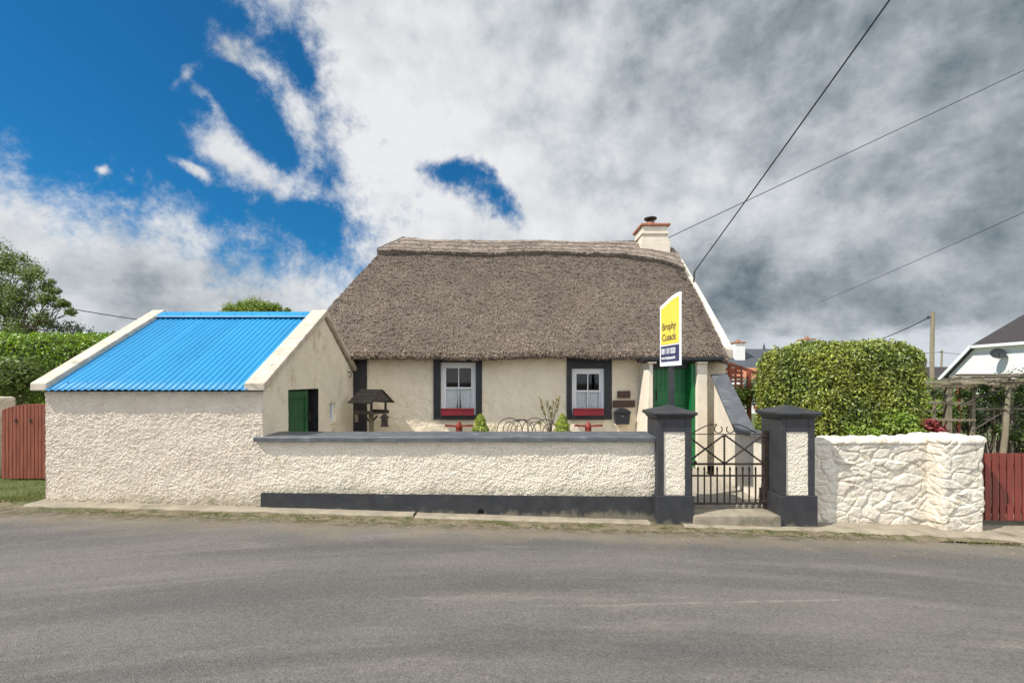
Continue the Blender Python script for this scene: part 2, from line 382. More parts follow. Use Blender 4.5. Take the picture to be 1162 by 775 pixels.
# far grass field behind the gardens, yard floor
tag(mk('field', sheet([-700,-200,-60,-20,-8,0,8,20,60,200,700], [15.5,25,50,100,300,800], lambda x, y: gz(x)+.01), M['field']), 'green field beyond the gardens', 'field', kind='structure')
tag(mk('yard', MB().box(-3.2, 3.5, 6.2, 9.5, -.1, .18), M['gravel'], bev=.01), 'pale gravelly yard between cottage and front wall', 'yard', kind='structure')
tag(mk('garden_soil', sheet(XS(3.6, 14, 20), XS(6.3, 15.4, 20), lambda x, y: gz(x)+.02+.03*N(Vector((x,y,1)))), M['soil']), 'bare garden earth behind the rubble wall', 'soil', kind='structure')
tag(mk('lawn', sheet(XS(-14, -6.15, 60), XS(5.85, 15.4, 40), lambda x, y: gz(x)+.0+.03*sm(5.9,6.4,y)+.02*N(Vector((x*2,y*2,1)))*sm(5.9,6.2,y)), M['field']), 'grassy patch left of the shed', 'lawn', kind='structure')
mb = MB()
for _ in range(15000):
    x = R.uniform(-8.6,-6.02); y = R.uniform(5.92, 7.3)
    dens = sm(5.88, 6.15, y+.18*N(Vector((x*3,y*3,0)))-.12*sm(-6.6,-6.0,x))
    if R.random() > dens: continue
    h = R.uniform(.02,.06); a = R.uniform(0,6.28); z = gz(x)+.0; w = .006
    dx, dy = math.cos(a)*w, math.sin(a)*w; lx, ly = R.uniform(-.03,.03), R.uniform(-.03,.03)
    mb.add([(x-dx,y-dy,z),(x+dx,y+dy,z),(x+lx,y+ly,z+h)], [(0,1,2)])
for _ in range(5200):   # sparse weeds along the wall foot
    x = R.uniform(-6.3, 7.5); y = redge(x)+R.uniform(-.02,.09)
    k = N(Vector((x*1.7,0,9)))+.35*N(Vector((x*7,y*4,3)))
    if k < .05: continue
    h = R.uniform(.006,.022); a = R.uniform(0,6.28); z = vz(x,y)-.003; w = .006
    dx, dy = math.cos(a)*w, math.sin(a)*w
    mb.add([(x-dx,y-dy,z),(x+dx,y+dy,z),(x+R.uniform(-.02,.02),y+R.uniform(-.02,.01),z+h)], [(0,1,2)])
tag(mk('grass', mb, M['grass']), 'short grass at the left gate and weeds along the wall foot', 'grass', kind='stuff')
mb = MB()
for _ in range(1500):
    x = R.uniform(-6.5, 8); y = redge(x)-abs(R.gauss(0,.28))+.12; s = R.uniform(.003,.011)
    if y > 5.8: continue
    z = gz(x)+.002
    mb.add([(x-s,y,z),(x,y-s,z),(x+s,y,z),(x,y+s,z),(x,y,z+s*.9)], [(0,1,4),(1,2,4),(2,3,4),(3,0,4)])
tag(mk('grit', mb, mat('grit_stone', (.3,.26,.2), (.17,.15,.12), 9, .9, island=.3)), 'loose grit scattered along the road edge', 'grit', kind='stuff')

# ------------------------------------------------------------------ roughcast displacement
def dash(amp=1.0):
    def h(p, n=None):
        return amp*(.0031*R.gauss(0,1)+.0045*N(p*26)+.005*N(p*11)+.009*N(p*3.1))
    return h
def wallgrid(mb, P, nrm, nu, nv, keep, h):
    nrm = Vector(nrm)
    mb.grid(lambda u, v: P(u, v)+nrm*h(P(u, v)), nu, nv, keep)

# ------------------------------------------------------------------ shed
SX0, SX1, SY0, SY1 = -6.05, -3.23, 6.0, 9.84
SR, SE = 2.93, 1.70        # wall heights under ridge / eave
def shedz(y): return SE+(SR-SE)*(1-abs(y-7.92)/1.92)
shed = empty('shed', (-4.6, 6.0, gz(-4.6)), 'small roughcast outbuilding with bright blue corrugated metal roof', 'shed')
mb = MB(); d = dash(1.0); gd = dash(.35)
wallgrid(mb, lambda u, v: Vector((SX0+(SX1-SX0)*u, SY0, -.0+.1+(SE-.1)*v)), (0,-1,0), 260, 150, None, d)
wallgrid(mb, lambda u, v: Vector((SX0, SY1+(SY0-SY1)*u, .1+(SR-.1)*v)), (-1,0,0), 90, 70, lambda u, v: .1+(SR-.1)*v < shedz(SY1+(SY0-SY1)*u), d)
mk('wall', mb, M['rough'], shed)
DY0, DY1, DZ = 6.68, 7.72, 1.71
WY0, WY1, WZ0, WZ1 = 8.2, 8.5, 1.10, 1.46
mb = MB()
def gk(u, v):
    y = SY0+(SY1-SY0)*u; z = .05+(SR-.05)*v
    if z > shedz(y): return False
    if DY0 < y < DY1 and z < DZ: return False
    if WY0 < y < WY1 and WZ0 < z < WZ1: return False
    return True
wallgrid(mb, lambda u, v: Vector((SX1, SY0+(SY1-SY0)*u, .05+(SR-.05)*v)), (1,0,0), 192, 144, gk, gd)
mb.box(SX0, SX1, SY1, SY1+.02, 0, SE)
for (a, b, c, e) in ((WY0-.03, WY0, WZ0, WZ1), (WY1, WY1+.03, WZ0, WZ1)):
    mb.box(SX1-.3, SX1-.0, a, b, c, e)
mb.box(SX1-.3, SX1, WY0, WY1, WZ1, WZ1+.03); mb.box(SX1-.3, SX1+.02, WY0, WY1, WZ0-.03, WZ0)
mk('gable_wall', mb, M['gable'], shed)
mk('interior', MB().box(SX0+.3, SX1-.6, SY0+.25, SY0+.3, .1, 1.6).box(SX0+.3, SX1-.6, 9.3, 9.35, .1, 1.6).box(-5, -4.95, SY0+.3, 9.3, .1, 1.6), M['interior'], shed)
mk('door_frame', MB().box(SX1-.3, SX1-.004, DY0-.03, DY0-.001, 0, DZ+.03).box(SX1-.3, SX1-.004, DY1+.001, DY1+.03, 0, DZ+.03).box(SX1-.3, SX1-.004, DY0-.001, DY1+.001, DZ+.001, DZ+.03), M['black'], shed)
# green door standing inside the opening
mb = MB(); dy0, dy1 = DY0+.01, DY0+.72; X = SX1-.05
for k in range(5):
    a = dy0+(dy1-dy0)*k/5; mb.box(X-.03, X, a+.003, a+(dy1-dy0)/5-.003, .2, DZ-.02)
mb.box(X, X+.02, dy0, dy0+.09, .2, DZ-.02); mb.box(X, X+.02, dy1-.09, dy1, .2, DZ-.02); mb.box(X, X+.022, dy0+.09, dy1-.09, DZ-.14, DZ-.03); mb.box(X, X+.022, dy0+.09, dy1-.09, .9, 1.02)
dr = mk('door', mb, M['greendk'], shed, loc=(X, dy0, .2), bev=.004)
mk('handle', MB().tube([(X+.02, dy1-.05, 1.22),(X+.07, dy1-.05, 1.22),(X+.07, dy1-.05, 1.34),(X+.02, dy1-.05, 1.34)], .008), M['iron'], dr)
wn = mk('window', MB().box(SX1-.12, SX1-.06, WY0, WY0+.04, WZ0, WZ1).box(SX1-.12, SX1-.06, WY1-.04, WY1, WZ0, WZ1).box(SX1-.12, SX1-.06, WY0+.04, WY1-.04, WZ0, WZ0+.04).box(SX1-.12, SX1-.06, WY0+.04, WY1-.04, WZ1-.04, WZ1), M['sash'], shed, loc=(SX1-.1, WY0, WZ0))
mk('pane', MB().box(SX1-.10, SX1-.09, WY0+.04, WY1-.04, WZ0+.04, WZ1-.04), mat('frosted_pane', (.35,.42,.5), rough=.2), wn)
mk('hook', MB().tube([(SX1, 9.1, 2.02),(SX1+.06, 9.1, 2.0),(SX1+.07, 9.1, 1.94),(SX1+.03, 9.12, 1.9)], .01), M['iron'], shed)
# corrugated roof
pitch = .0853; mb = MB(); x0, x1 = -5.95, -3.36
def roofp(y): return 1.765+(2.985-1.765)*(1-abs(y-7.92)/1.97)
nuc = int((x1-x0)/pitch)*8
for side in (0, 1):
    def P(u, v):
        x = x0+(x1-x0)*u; y = (5.895+2.025*v) if side == 0 else (9.91-1.99*v)
        h = .011*math.cos(2*math.pi*(x-x0)/pitch); sgn = -1 if side == 0 else 1
        lap = -.006 if (x-x0) % .76 < .02 else 0
        return (x, y+sgn*h*.53+.004*N(Vector((x*2,v*3,side))), roofp(y)+h*.85+lap+.006*N(Vector((x*1.3,y*1.3,side))))
    b0 = len(mb.v); mb.grid(P, nuc, 10)
    nv_ = len(mb.v); add = [(a, b, c-.008) for a, b, c in mb.v[b0:b0+nuc+1]]
    mb.v += add
    for i in range(nuc): mb.f.append((b0+i, nv_+i, nv_+i+1, b0+i+1))
for yy_ in (6.02, 6.62, 7.22, 7.72):
    for k in range(2, int((x1-x0)/pitch), 3):
        x = x0+k*pitch; mb.lathe((x, yy_, roofp(yy_)+.009), [(.010,-.004),(.010,.005),(.003,.009)], 6)
rf = mk('roof', mb, M['blue'], shed, loc=(x0, 5.93, 1.76), smooth=True)
mb = MB()
for side in (-1, 1):
    pr = [(7.92,3.02),(7.92+side*.05,3.012),(7.92+side*.20,2.925),(7.92+side*.21,2.90)]
    mb.grid(lambda u, v: (x0+(x1-x0)*u, *[(pr[min(2,int(v*3))][k]*(1-(v*3-min(2,int(v*3))))+pr[min(2,int(v*3))+1][k]*(v*3-min(2,int(v*3)))) for k in (0,1)]), 1, 3)
    for k in range(9):
        x = x0+.15+k*(x1-x0-.3)/8; mb.lathe((x, 7.92+side*.15, 2.965), [(.008,-.01),(.008,.006),(.002,.01)], 6)
mk('ridge_flashing', mb, M['blue'], rf)
# verge slabs
def verge(name, a, b):
    mb = MB()
    for side in (0, 1):
        ys_ = (5.90, 7.92) if side == 0 else (9.94, 7.92)
        for k in range(1):
            y0, y1 = ys_; za, zb = 1.81, 3.055
            if side == 0:
                mb.hexa([(a,y0,za-.10),(b,y0,za-.10),(b,y1,zb-.10),(a,y1,zb-.10),(a,y0,za),(b,y0,za),(b,y1,zb),(a,y1,zb)])
            else:
                mb.hexa([(a,y1,zb-.10),(b,y1,zb-.10),(b,y0,za-.10),(a,y0,za-.10),(a,y1,zb),(b,y1,zb),(b,y0,za),(a,y0,za)])
    mk(name, mb, M['verge'], shed, bev=.012)
verge('verge_coping', -6.15, -5.94); verge('verge_coping', -3.42, -3.155)

# ------------------------------------------------------------------ front garden wall
gw = empty('garden_wall', (-.7, 6.0, gz(-.7)), 'low cream roughcast wall with black plinth and grey coping fronting the cottage', 'wall')
mb = MB(); wx0, wx1 = -3.25, 1.86; d2 = dash(1.1)
def PW(u, v):
    x = wx0+(wx1-wx0)*u; return Vector((x, 5.994, .05+(1.055-.05)*v))
wallgrid(mb, PW, (0,-1,0), 500, 95, lambda u, v: PW(u, v).z > .3, d2)
mb.box(wx0, wx1, 6.03, 6.40, -.1, 1.05)
mk('wall', mb, M['rough_wall'], gw)
def cz(x, y): return 1.117+.018*(y-5.93)/.5+.004*N(Vector((x*1.4,0,0)))
mb = MB(); cx0, cx1 = -3.32, 1.86; n_ = 120
prof = [(5.95,-.062),(5.93,-.055),(5.93,-.008),(5.938,0),(6.44,.018),(6.45,.01),(6.45,-.06)]
def PC(u, v):
    x = cx0+(cx1-cx0)*u; k = v*6; i = min(5, int(k+1e-6)); t = k-i
    y = prof[i][0]*(1-t)+prof[i+1][0]*t; z = prof[i][1]*(1-t)+prof[i+1][1]*t
    w = .006*N(Vector((x*2.3, v*2, 4)))+.003*N(Vector((x*9, v*3, 4)))
    return (x, y+w*(1 if y < 5.96 else .3), 1.117+z+w)
mb.grid(PC, n_, 6)
mb.add([PC(0, k/6) for k in range(7)], [tuple(range(7))]); mb.add([PC(1, k/6) for k in range(7)], [tuple(range(7))[::-1]])
mb.grid(lambda u, v: (cx0+(cx1-cx0)*u, 5.95+.5*v, 1.057), 4, 1)
mk('coping', mb, M['coping'], gw)
# plinth with weep hole
hx, hz, hr = -.405, .145, .042
mb = MB()
for (a, b) in ((-3.245, hx-.08), (hx+.08, 1.84)):
    za, zb = [.392-.010*(t+3.245) for t in (a, b)]
    mb.hexa([(a,5.972,-.15),(b,5.972,-.15),(b,6.02,-.15),(a,6.02,-.15),(a,5.972,za),(b,5.972,zb),(b,6.02,zb),(a,6.02,za)])
ring = []; sq = []
for k in range(24):
    a = 2*math.pi*k/24+math.pi/4; c, s_ = math.cos(a), math.sin(a); m_ = max(abs(c), abs(s_))
    ring.append((hx+hr*c, 5.972, hz+hr*s_)); sq.append((hx+.08*c/m_, 5.972, hz+.08*s_/m_))
inner = [(x, 6.20, z) for x, y, z in ring]
mb.add(ring+sq+inner, [(k, (k+1)%24, 24+(k+1)%24, 24+k) for k in range(24)]+[(k, 48+k, 48+(k+1)%24, (k+1)%24) for k in range(24)])
za = .392-.010*(hx+3.245)
mb.box(hx-.08, hx+.08, 5.972, 6.02, hz+.08, za); mb.box(hx-.08, hx+.08, 5.972, 6.02, -.15, hz-.08)
mk('plinth', mb, M['plinth'], gw)
mk('weep_hole_shade', MB().tube([(hx,6.02,hz),(hx,6.028,hz)], hr-.002, 16), M['interior'], gw)  # dark disc set in the hole, standing in for the shade inside it

# ------------------------------------------------------------------ gate piers
def pier(x0, x1, label):
    yf = 5.88; yb = 6.32; g = gz((x0+x1)/2)
    r = empty('gate_pier', ((x0+x1)/2, 6.1, g), label, 'gate pier', 'gate piers')
    mb = MB(); iw = .085 
    px0, px1, pz0, pz1 = x0+iw, x1-iw*.98, .36, 1.19
    mb.box(x0, x1, yf+.03, yb, g-.2, 1.36)                      # core
    mb.box(x0, px0, yf, yf+.03, .384, 1.36); mb.box(px1, x1, yf, yf+.03, .384, 1.36)
    mb.box(px0, px1, yf, yf+.03, pz1, 1.36)
    mk('shaft', mb, M['slatepaint'], r, bev=.006)
    mk('plinth', MB().box(x0-.022, x1+.022, yf-.022, yb+.02, g-.2, .384), M['plinth'], r, bev=.008)
    pm = MB(); dd = dash(.7)
    wallgrid(pm, lambda u, v: Vector((px0+(px1-px0)*u, yf+.014, pz0+.02+(pz1-pz0-.02)*v)), (0,-1,0), 26, 80, None, dd)
    mk('panel', pm, M['rough_wall'], r)
    c = MB(); cx, cy = (x0+x1)/2, (yf+yb)/2; w = (x1-x0)/2; q = (yb-yf)/2
    lv = [(0.0,1.352),(.018,1.372),(.03,1.392),(.055,1.408),(.058,1.43),(.052,1.442)]
    for i, (o, z) in enumerate(lv): c.v += [(cx-w-o,cy-q-o,z),(cx+w+o,cy-q-o,z),(cx+w+o,cy+q+o,z),(cx-w-o,cy+q+o,z)]
    for i in range(len(lv)-1):
        for k in range(4): c.f.append((i*4+k, i*4+(k+1)%4, i*4+4+(k+1)%4, i*4+4+k))
    a = len(c.v); c.v += [(cx-.02,cy-.02,1.522),(cx+.02,cy-.02,1.522),(cx+.02,cy+.02,1.522),(cx-.02,cy+.02,1.522)]; b = a-4
    for k in range(4): c.f.append((b+k, b+(k+1)%4, a+(k+1)%4, a+k))
    c.f.append((a,a+1,a+2,a+3)); c.f.append((3,2,1,0))
    mk('cap', c, M['slatepaint'], r, bev=.004)
pier(1.848, 2.285, 'dark grey gate pier with white panel, standing under the yellow sale board')
pier(3.404, 3.852, 'dark grey gate pier with white panel, between iron gate and rubble wall')

# step
st = MB().rbox((2.29,5.82,-.12), (3.39,6.35,.14), .02, .03, lambda p, n: .004*N(p*8)+.003*N(p*30))
tag(mk('doorstep', st, M['concrete'], loc=(2.85,6.0,0), smooth=True), 'worn concrete step in the gateway between the two grey piers', 'step')

# ------------------------------------------------------------------ iron gate
GY = 6.15
ga = empty('iron_gate', (2.84, GY, .15), 'black wrought iron garden gate with scrolls and spiked pickets', 'gate')
gx0, gx1 = 2.30, 3.345
mb = MB()
mb.bar((gx0,GY,1.13),(gx1,GY,1.13),.022,.010); mb.bar((gx0,GY,.735),(gx1,GY,.735),.03,.024); mb.bar((gx0,GY,.58),(gx1,GY,.58),.026,.02); mb.bar((gx0,GY,.21),(gx1,GY,.21),.03,.022)
mb.bar((gx0+.01,GY,.19),(gx0+.01,GY,1.16),.026,.026); 
gm = (gx0+gx1)/2
mk('frame', mb, M['iron'], ga)
mk('hinge_post', MB().bar((gx1+.025,GY,.05),(gx1+.025,GY,1.18),.045,.045).tube([(gx1-.02,GY,.24),(gx1+.03,GY-.01,.24)], .02).tube([(gx1-.02,GY,1.10),(gx1+.03,GY-.01,1.10)], .02), M['iron'], ga)
def twist(mb, a, b, w=.013, turns=14):
    a = Vector(a); b = Vector(b); d = (b-a).normalized(); u = d.cross(Vector((0,1,0))).normalized(); v = u.cross(d); n = turns*6; base = len(mb.v)
    for i in range(n+1):
        p = a.lerp(b, i/n); an = i/n*turns*math.pi/2
        for k in range(4):
            q = an+k*math.pi/2; mb.v.append(tuple(p+(u*math.cos(q)+v*math.sin(q))*w))
    for i in range(n):
        for k in range(4): mb.f.append((base+i*4+k, base+i*4+(k+1)%4, base+i*4+4+(k+1)%4, base+i*4+4+k))
for (a, b) in (((gx0+.02,GY,1.12),(gm-.01,GY,.75)), ((gx0+.02,GY,.75),(gm-.01,GY,1.12)), ((gm+.01,GY,1.12),(gx1-.01,GY,.75)), ((gm+.01,GY,.75),(gx1-.01,GY,1.12))):
    m_ = MB(); off = .008 if a[2] > b[2] else -.008
    twist(m_, (a[0],GY+off,a[2]), (b[0],GY+off,b[2])); mk('brace', m_, M['iron'], ga)
m_ = MB(); twist(m_, (gm,GY,1.12), (gm,GY,.60), .014); m_.bar((gm,GY,.60),(gm,GY,.22),.018,.018); mk('centre_bar', m_, M['iron'], ga)
for k in list(range(1,6))+list(range(7,12)):
    x = gx0+.01+(gx1-gx0-.02)*k/12; 
    m_ = MB().bar((x,GY+.022,.215),(x,GY+.022,.655),.016,.016)
    m_.lathe((x,GY+.022,.655), [(.009,-.01),(.015,.0),(.014,.02),(.004,.045)], 6); mk('picket', m_, M['iron'], ga)
for sgn in (-1, 1):
    pts = []
    for i in range(30):       # long low arm from the hinge side rising into a curl
        t = i/29
        if t < .45:
            q = t/.45; pts.append((gm+sgn*(.42-.29*q), GY, 1.145+.115*math.sin(q*math.pi/2)))
        else:
            q = (t-.45)/.55; an = math.pi/2-q*math.pi*1.75; rr = .062*(1-.30*q)
            pts.append((gm+sgn*(.075-.0+rr*math.cos(an))-sgn*.015*0, GY, 1.198+rr*math.sin(an)) if sgn < 2 else 0)
    # smooth joint: arm ends at the top of the curl
    pts = [(p[0], p[1], p[2]) for p in pts]
    mk('scroll', MB().tube([p for i, p in enumerate(pts)], .0075, 6), M['iron'], ga)
mk('latch', MB().bar((gx0+.0,GY-.025,.80),(gx0+.17,GY-.025,.74),.02,.014).lathe((gx0+.13,GY-.03,.765), [(.003,-.02),(.016,-.01),(.016,.01),(.003,.02)], 8), M['iron'], ga)

# ------------------------------------------------------------------ side wall beside the path (raked coping)
pw = empty('path_wall', (3.55, 7.5, .18), 'white side wall with raked dark grey coping, right of the path to the door', 'wall')
A = Vector((3.46,6.32,0)); B = Vector((3.46,7.05,0)); E = Vector((3.85,8.80,0))
def sect(p, nrm, w, z): return [(p.x-nrm.x*w, p.y-nrm.y*w, z), (p.x+nrm.x*w, p.y+nrm.y*w, z)]
n1 = Vector((1,0,0)); n2 = Vector((.98,-.19,0)); nb = Vector((.99,-.09,0))
def run(p, na, q, nq, wa, za0, za1, zb0, zb1, mb):
    a = sect(p, na, wa, za0); b = sect(q, nq, wa, zb0); c = sect(p, na, wa, za1); e = sect(q, nq, wa, zb1)
    mb.hexa([a[0],a[1],b[1],b[0],c[0],c[1],e[1],e[0]])
off = Vector((.09,0,0)); mb = MB()
run(A+off, n1, B+off, nb, .09, -.05, 1.04, -.05, 1.04, mb); run(B+off, nb, E+off, n2, .09, -.05, 1.04, -.05, 1.90, mb)
mk('wall', mb, M['white'], pw)
mb = MB()
run(A+off, n1, B+off, nb, .15, 1.04, 1.10, 1.04, 1.10, mb); run(B+off, nb, E+off, n2, .15, 1.042, 1.102, 1.90, 1.97, mb)
mk('coping', mb, M['coping'], pw, bev=.01)

# ------------------------------------------------------------------ sale board
post_x, post_y = 2.16, 6.42
sb = empty('sale_board', (post_x, post_y, .1), 'yellow, white and navy estate agent board on a dark post behind the left gate pier', 'sign')
bn = Vector((2.215, 6.06, 0)); bf = Vector((2.130, 6.66, 0)); dr_ = (bn-bf).normalized(); BL = (bn-bf).length
nrm = Vector((-dr_.y*-1, -dr_.x, 0)); nrm = Vector((dr_.y, -dr_.x, 0)).normalized()   # faces -X
if nrm.x > 0: nrm = -nrm
def bp_(s, z, o=0): p = bf+dr_*s*BL+nrm*o; return (p.x, p.y, z)
zt = lambda s: 2.90+.11*sm(-.1,1.0,s)+.02*math.sin(math.pi*s)
zb0 = 2.045
out = [bp_(0,zb0)]+[bp_(1,zb0)]+[bp_(1-k/10, zt(1-k/10)) for k in range(11)]
mk('board', MB().prism(out, -nrm*.008), M['boardwhite'], sb)
zs = lambda s: 2.33+.0*s
yel = [bp_(.06,2.345,.003), bp_(.92,2.345,.003)]+[bp_(.92-.86*k/10, zt(.92-.86*k/10)-.055, .003) for k in range(11)]
mk('panel', MB().prism(yel, -nrm*.002), M['yellow'], sb)
navy = [bp_(.06,2.105,.003), bp_(.92,2.105,.003), bp_(.92,2.325,.003), bp_(.06,2.325,.003)]
mk('panel', MB().prism(navy, -nrm*.002), M['navy'], sb)
ang = math.atan2(dr_.y, dr_.x)
def btext(name, body, size, m, s, z, sx=1, bold=0): text_mesh(name, body, size, m, sb, bp_(s, z, .0045), (math.pi/2, 0, ang), sx, bold)
btext('lettering', 'Brophy', .135, M['ink'], .13, 2.55, 1.0, .003); btext('lettering', 'Cusack', .135, M['ink'], .13, 2.40, 1.0, .003)
btext('lettering', '051 511333', .105, M['boardwhite'], .10, 2.215, .80, .003); btext('lettering', 'www. brophycusack.ie', .055, M['boardwhite'], .10, 2.14, .80, .0015)
pc = bp_(.42, 0, -.045)
mk('post', MB().box(pc[0]-.032, pc[0]+.032, pc[1]-.032, pc[1]+.032, .0, 2.75), M['slatepaint'], sb, bev=.004)

# ------------------------------------------------------------------ rubble wall
def stoneh(p, n=None):
    q = Vector((p.x*4.2, p.y*4.2, p.z*7.5))+Vector((N(p*3), N(p*3+Vector((5,5,5))), N(p*3+Vector((9,0,0)))))*.6
    dd, pts = noise.voronoi(q, distance_metric='DISTANCE', exponent=2)
    e = dd[1]-dd[0]; c = pts[0]
    tilt = (q-c).dot(Vector((N(c*3.1+Vector((.5,.5,.5))), N(c*2.7), N(c*4.3+Vector((.3,.3,.3))))))*.05
    return .013*sm(0,.22,e)+.017*N(c*1.7+Vector((.2,.4,.1)))+tilt*.5+.007*N(p*20)+.006*N(p*9)+.004*N(p*50)-.012
def crest(x):
    k = math.floor(x*7.3+.5*N(Vector((x*2,0,0)))); f = (x*7.3+.5*N(Vector((x*2,0,0))))-k
    return .035+.055*(N(Vector((k*1.37+.5,3.3,.2)))+.3)*math.sqrt(max(0, math.sin(math.pi*f)))
def sh(p, n):
    return stoneh(p, n)+(crest(p.x)*max(0,n.z) if n.z > .3 else 0)
mb = MB().rbox((3.86,6.08,-.25), (5.62,6.48,1.03), .04, .016, sh, 'xyYZ')
sw = tag(mk('rubble_wall', mb, M['stonewhite'], loc=(4.7,6.2,-.1)), 'low whitewashed rubble stone wall with jagged crest below the big hedge', 'wall')
mb = MB().rbox((5.45,5.84,-.3), (5.985,6.42,1.08), .05, .016, sh, 'xXyYZ')
tag(mk('rubble_pier', mb, M['stonewhite'], loc=(5.7,6.1,-.1)), 'stout whitewashed rubble stone pier between low wall and right picket gate', 'gate pier')

# ------------------------------------------------------------------ picket gates
def picket_gate():
    g = empty('picket_gate', (6.6, 6.12, gz(6.6)), 'red-brown picket gate with gaps between slats, right of the rubble pier', 'gate')
    k = 0; x = 6.035
    while x < 7.35:
        h = .885+.004*R.uniform(-1,1); z0 = gz(x)+.10
        mk('slat', MB().box(x, x+.078, 6.10, 6.12, z0, h), M['gatebrown2'], g, bev=.003)
        x += .1005+R.uniform(-.002,.002); k += 1
    mk('rail', MB().box(6.02,7.38,6.121,6.16,.08,.17), M['gatebrown2'], g, bev=.004); mk('rail', MB().box(6.02,7.38,6.121,6.16,.66,.75), M['gatebrown2'], g, bev=.004)
    mk('post', MB().box(7.40,7.50,6.1,6.2,-.3,1.0), M['gatebrown2'], g, bev=.006)
picket_gate()
def boarded_gate():
    g = empty('boarded_gate', (-7.4, 7.15, gz(-7.4)), 'brown close-boarded gate with gently arched top, left of the shed', 'gate')
    n = 18; x0 = -7.88; w = 1.02/n
    for k in range(n):
        a = x0+w*k; c = (k+.5)/n
        z = lambda s: 1.385+.10*math.sin(math.pi*clamp(s,0,1))**.8
        mb = MB().hexa([(a+.004,7.14,.33),(a+w-.004,7.14,.33),(a+w-.004,7.165,.33),(a+.004,7.165,.33),(a+.004,7.14,z(k/n)),(a+w-.004,7.14,z((k+1)/n)),(a+w-.004,7.165,z((k+1)/n)),(a+.004,7.165,z(k/n))])
        mk('board', mb, M['gatebrown'], g, bev=.004)
    for z in (.5, 1.15): mk('rail', MB().box(x0,x0+1.02,7.166,7.20,z,z+.1), M['gatebrown'], g)
    for k in (3, 7, 11):
        x = x0+w*(k+.5)+.03; mk('diamond_stud', MB().prism([(x-.02,7.138,1.22),(x,7.138,1.18),(x+.02,7.138,1.22),(x,7.138,1.265)], (0,-.008,0)), M['iron'], g)
boarded_gate()
mb = MB().rbox((-8.75,7.22,-.1), (-8.14,7.6,1.58), .03, .04, dash(.6))
tag(mk('gate_pillar', mb, M['rough'], loc=(-8,7.4,.3)), 'plain beige rendered pillar behind the left edge of the arched brown gate', 'gate pier')
mb = MB().rbox((-6.86,7.22,-.1), (-6.1,7.5,1.45), .03, .05, dash(.6))
tag(mk('wall_stub', mb, M['rough'], loc=(-6.5,7.4,.3)), 'short rendered wall stub joining the arched brown gate to the shed', 'wall')

# ------------------------------------------------------------------ cottage
ct = empty('cottage', (.3, 9.45, .18), 'cream lime-washed cottage with thick thatched roof and black window surrounds', 'cottage')
CY = 9.45; CX0, CX1 = -3.6, 4.36
wins = [(-1.60,-.61,1.05,2.31,  -1.455,-.735,1.14,2.21), (1.115,2.035,1.05,2.31,  1.22,1.89,1.14,2.09)]
mb = MB()
def P(u, v): return Vector((CX0+(CX1-CX0)*u, CY, .1+(2.5-.1)*v))
def kp(u, v):
    p = P(u, v)
    for w in wins:
        if w[4] < p.x < w[5] and w[6] < p.z < w[7]: return False
    return not (2.7 < p.x < 3.5 and p.z < 2.16)
wallgrid(mb, P, (0,-1,0), 400, 130, kp, lambda p: .010*N(p*7)+.005*N(p*19)+.012*N(p*2))
mb.add([(CX1,CY,0),(CX1,15.0,0),(CX1,15.0,2.5),(CX1,12.22,5.2),(CX1,CY,2.5)], [(0,1,2,3,4)])
mb.add([(CX0,CY,0),(CX0,15.0,0),(CX0,15.0,2.5),(CX0,CY,2.5)], [(3,2,1,0)])
mb.box(CX0, CX1, 15.0, 15.1, 0, 2.5)
mk('wall', mb, M['lime'], ct)
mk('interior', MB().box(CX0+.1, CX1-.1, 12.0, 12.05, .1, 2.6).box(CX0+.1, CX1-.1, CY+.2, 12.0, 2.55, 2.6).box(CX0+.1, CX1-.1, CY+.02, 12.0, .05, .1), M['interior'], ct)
mk('corner_band', MB().box(-3.24,-2.96,CY-.045,CY+.02,.1,2.40), M['black'], ct, bev=.004)
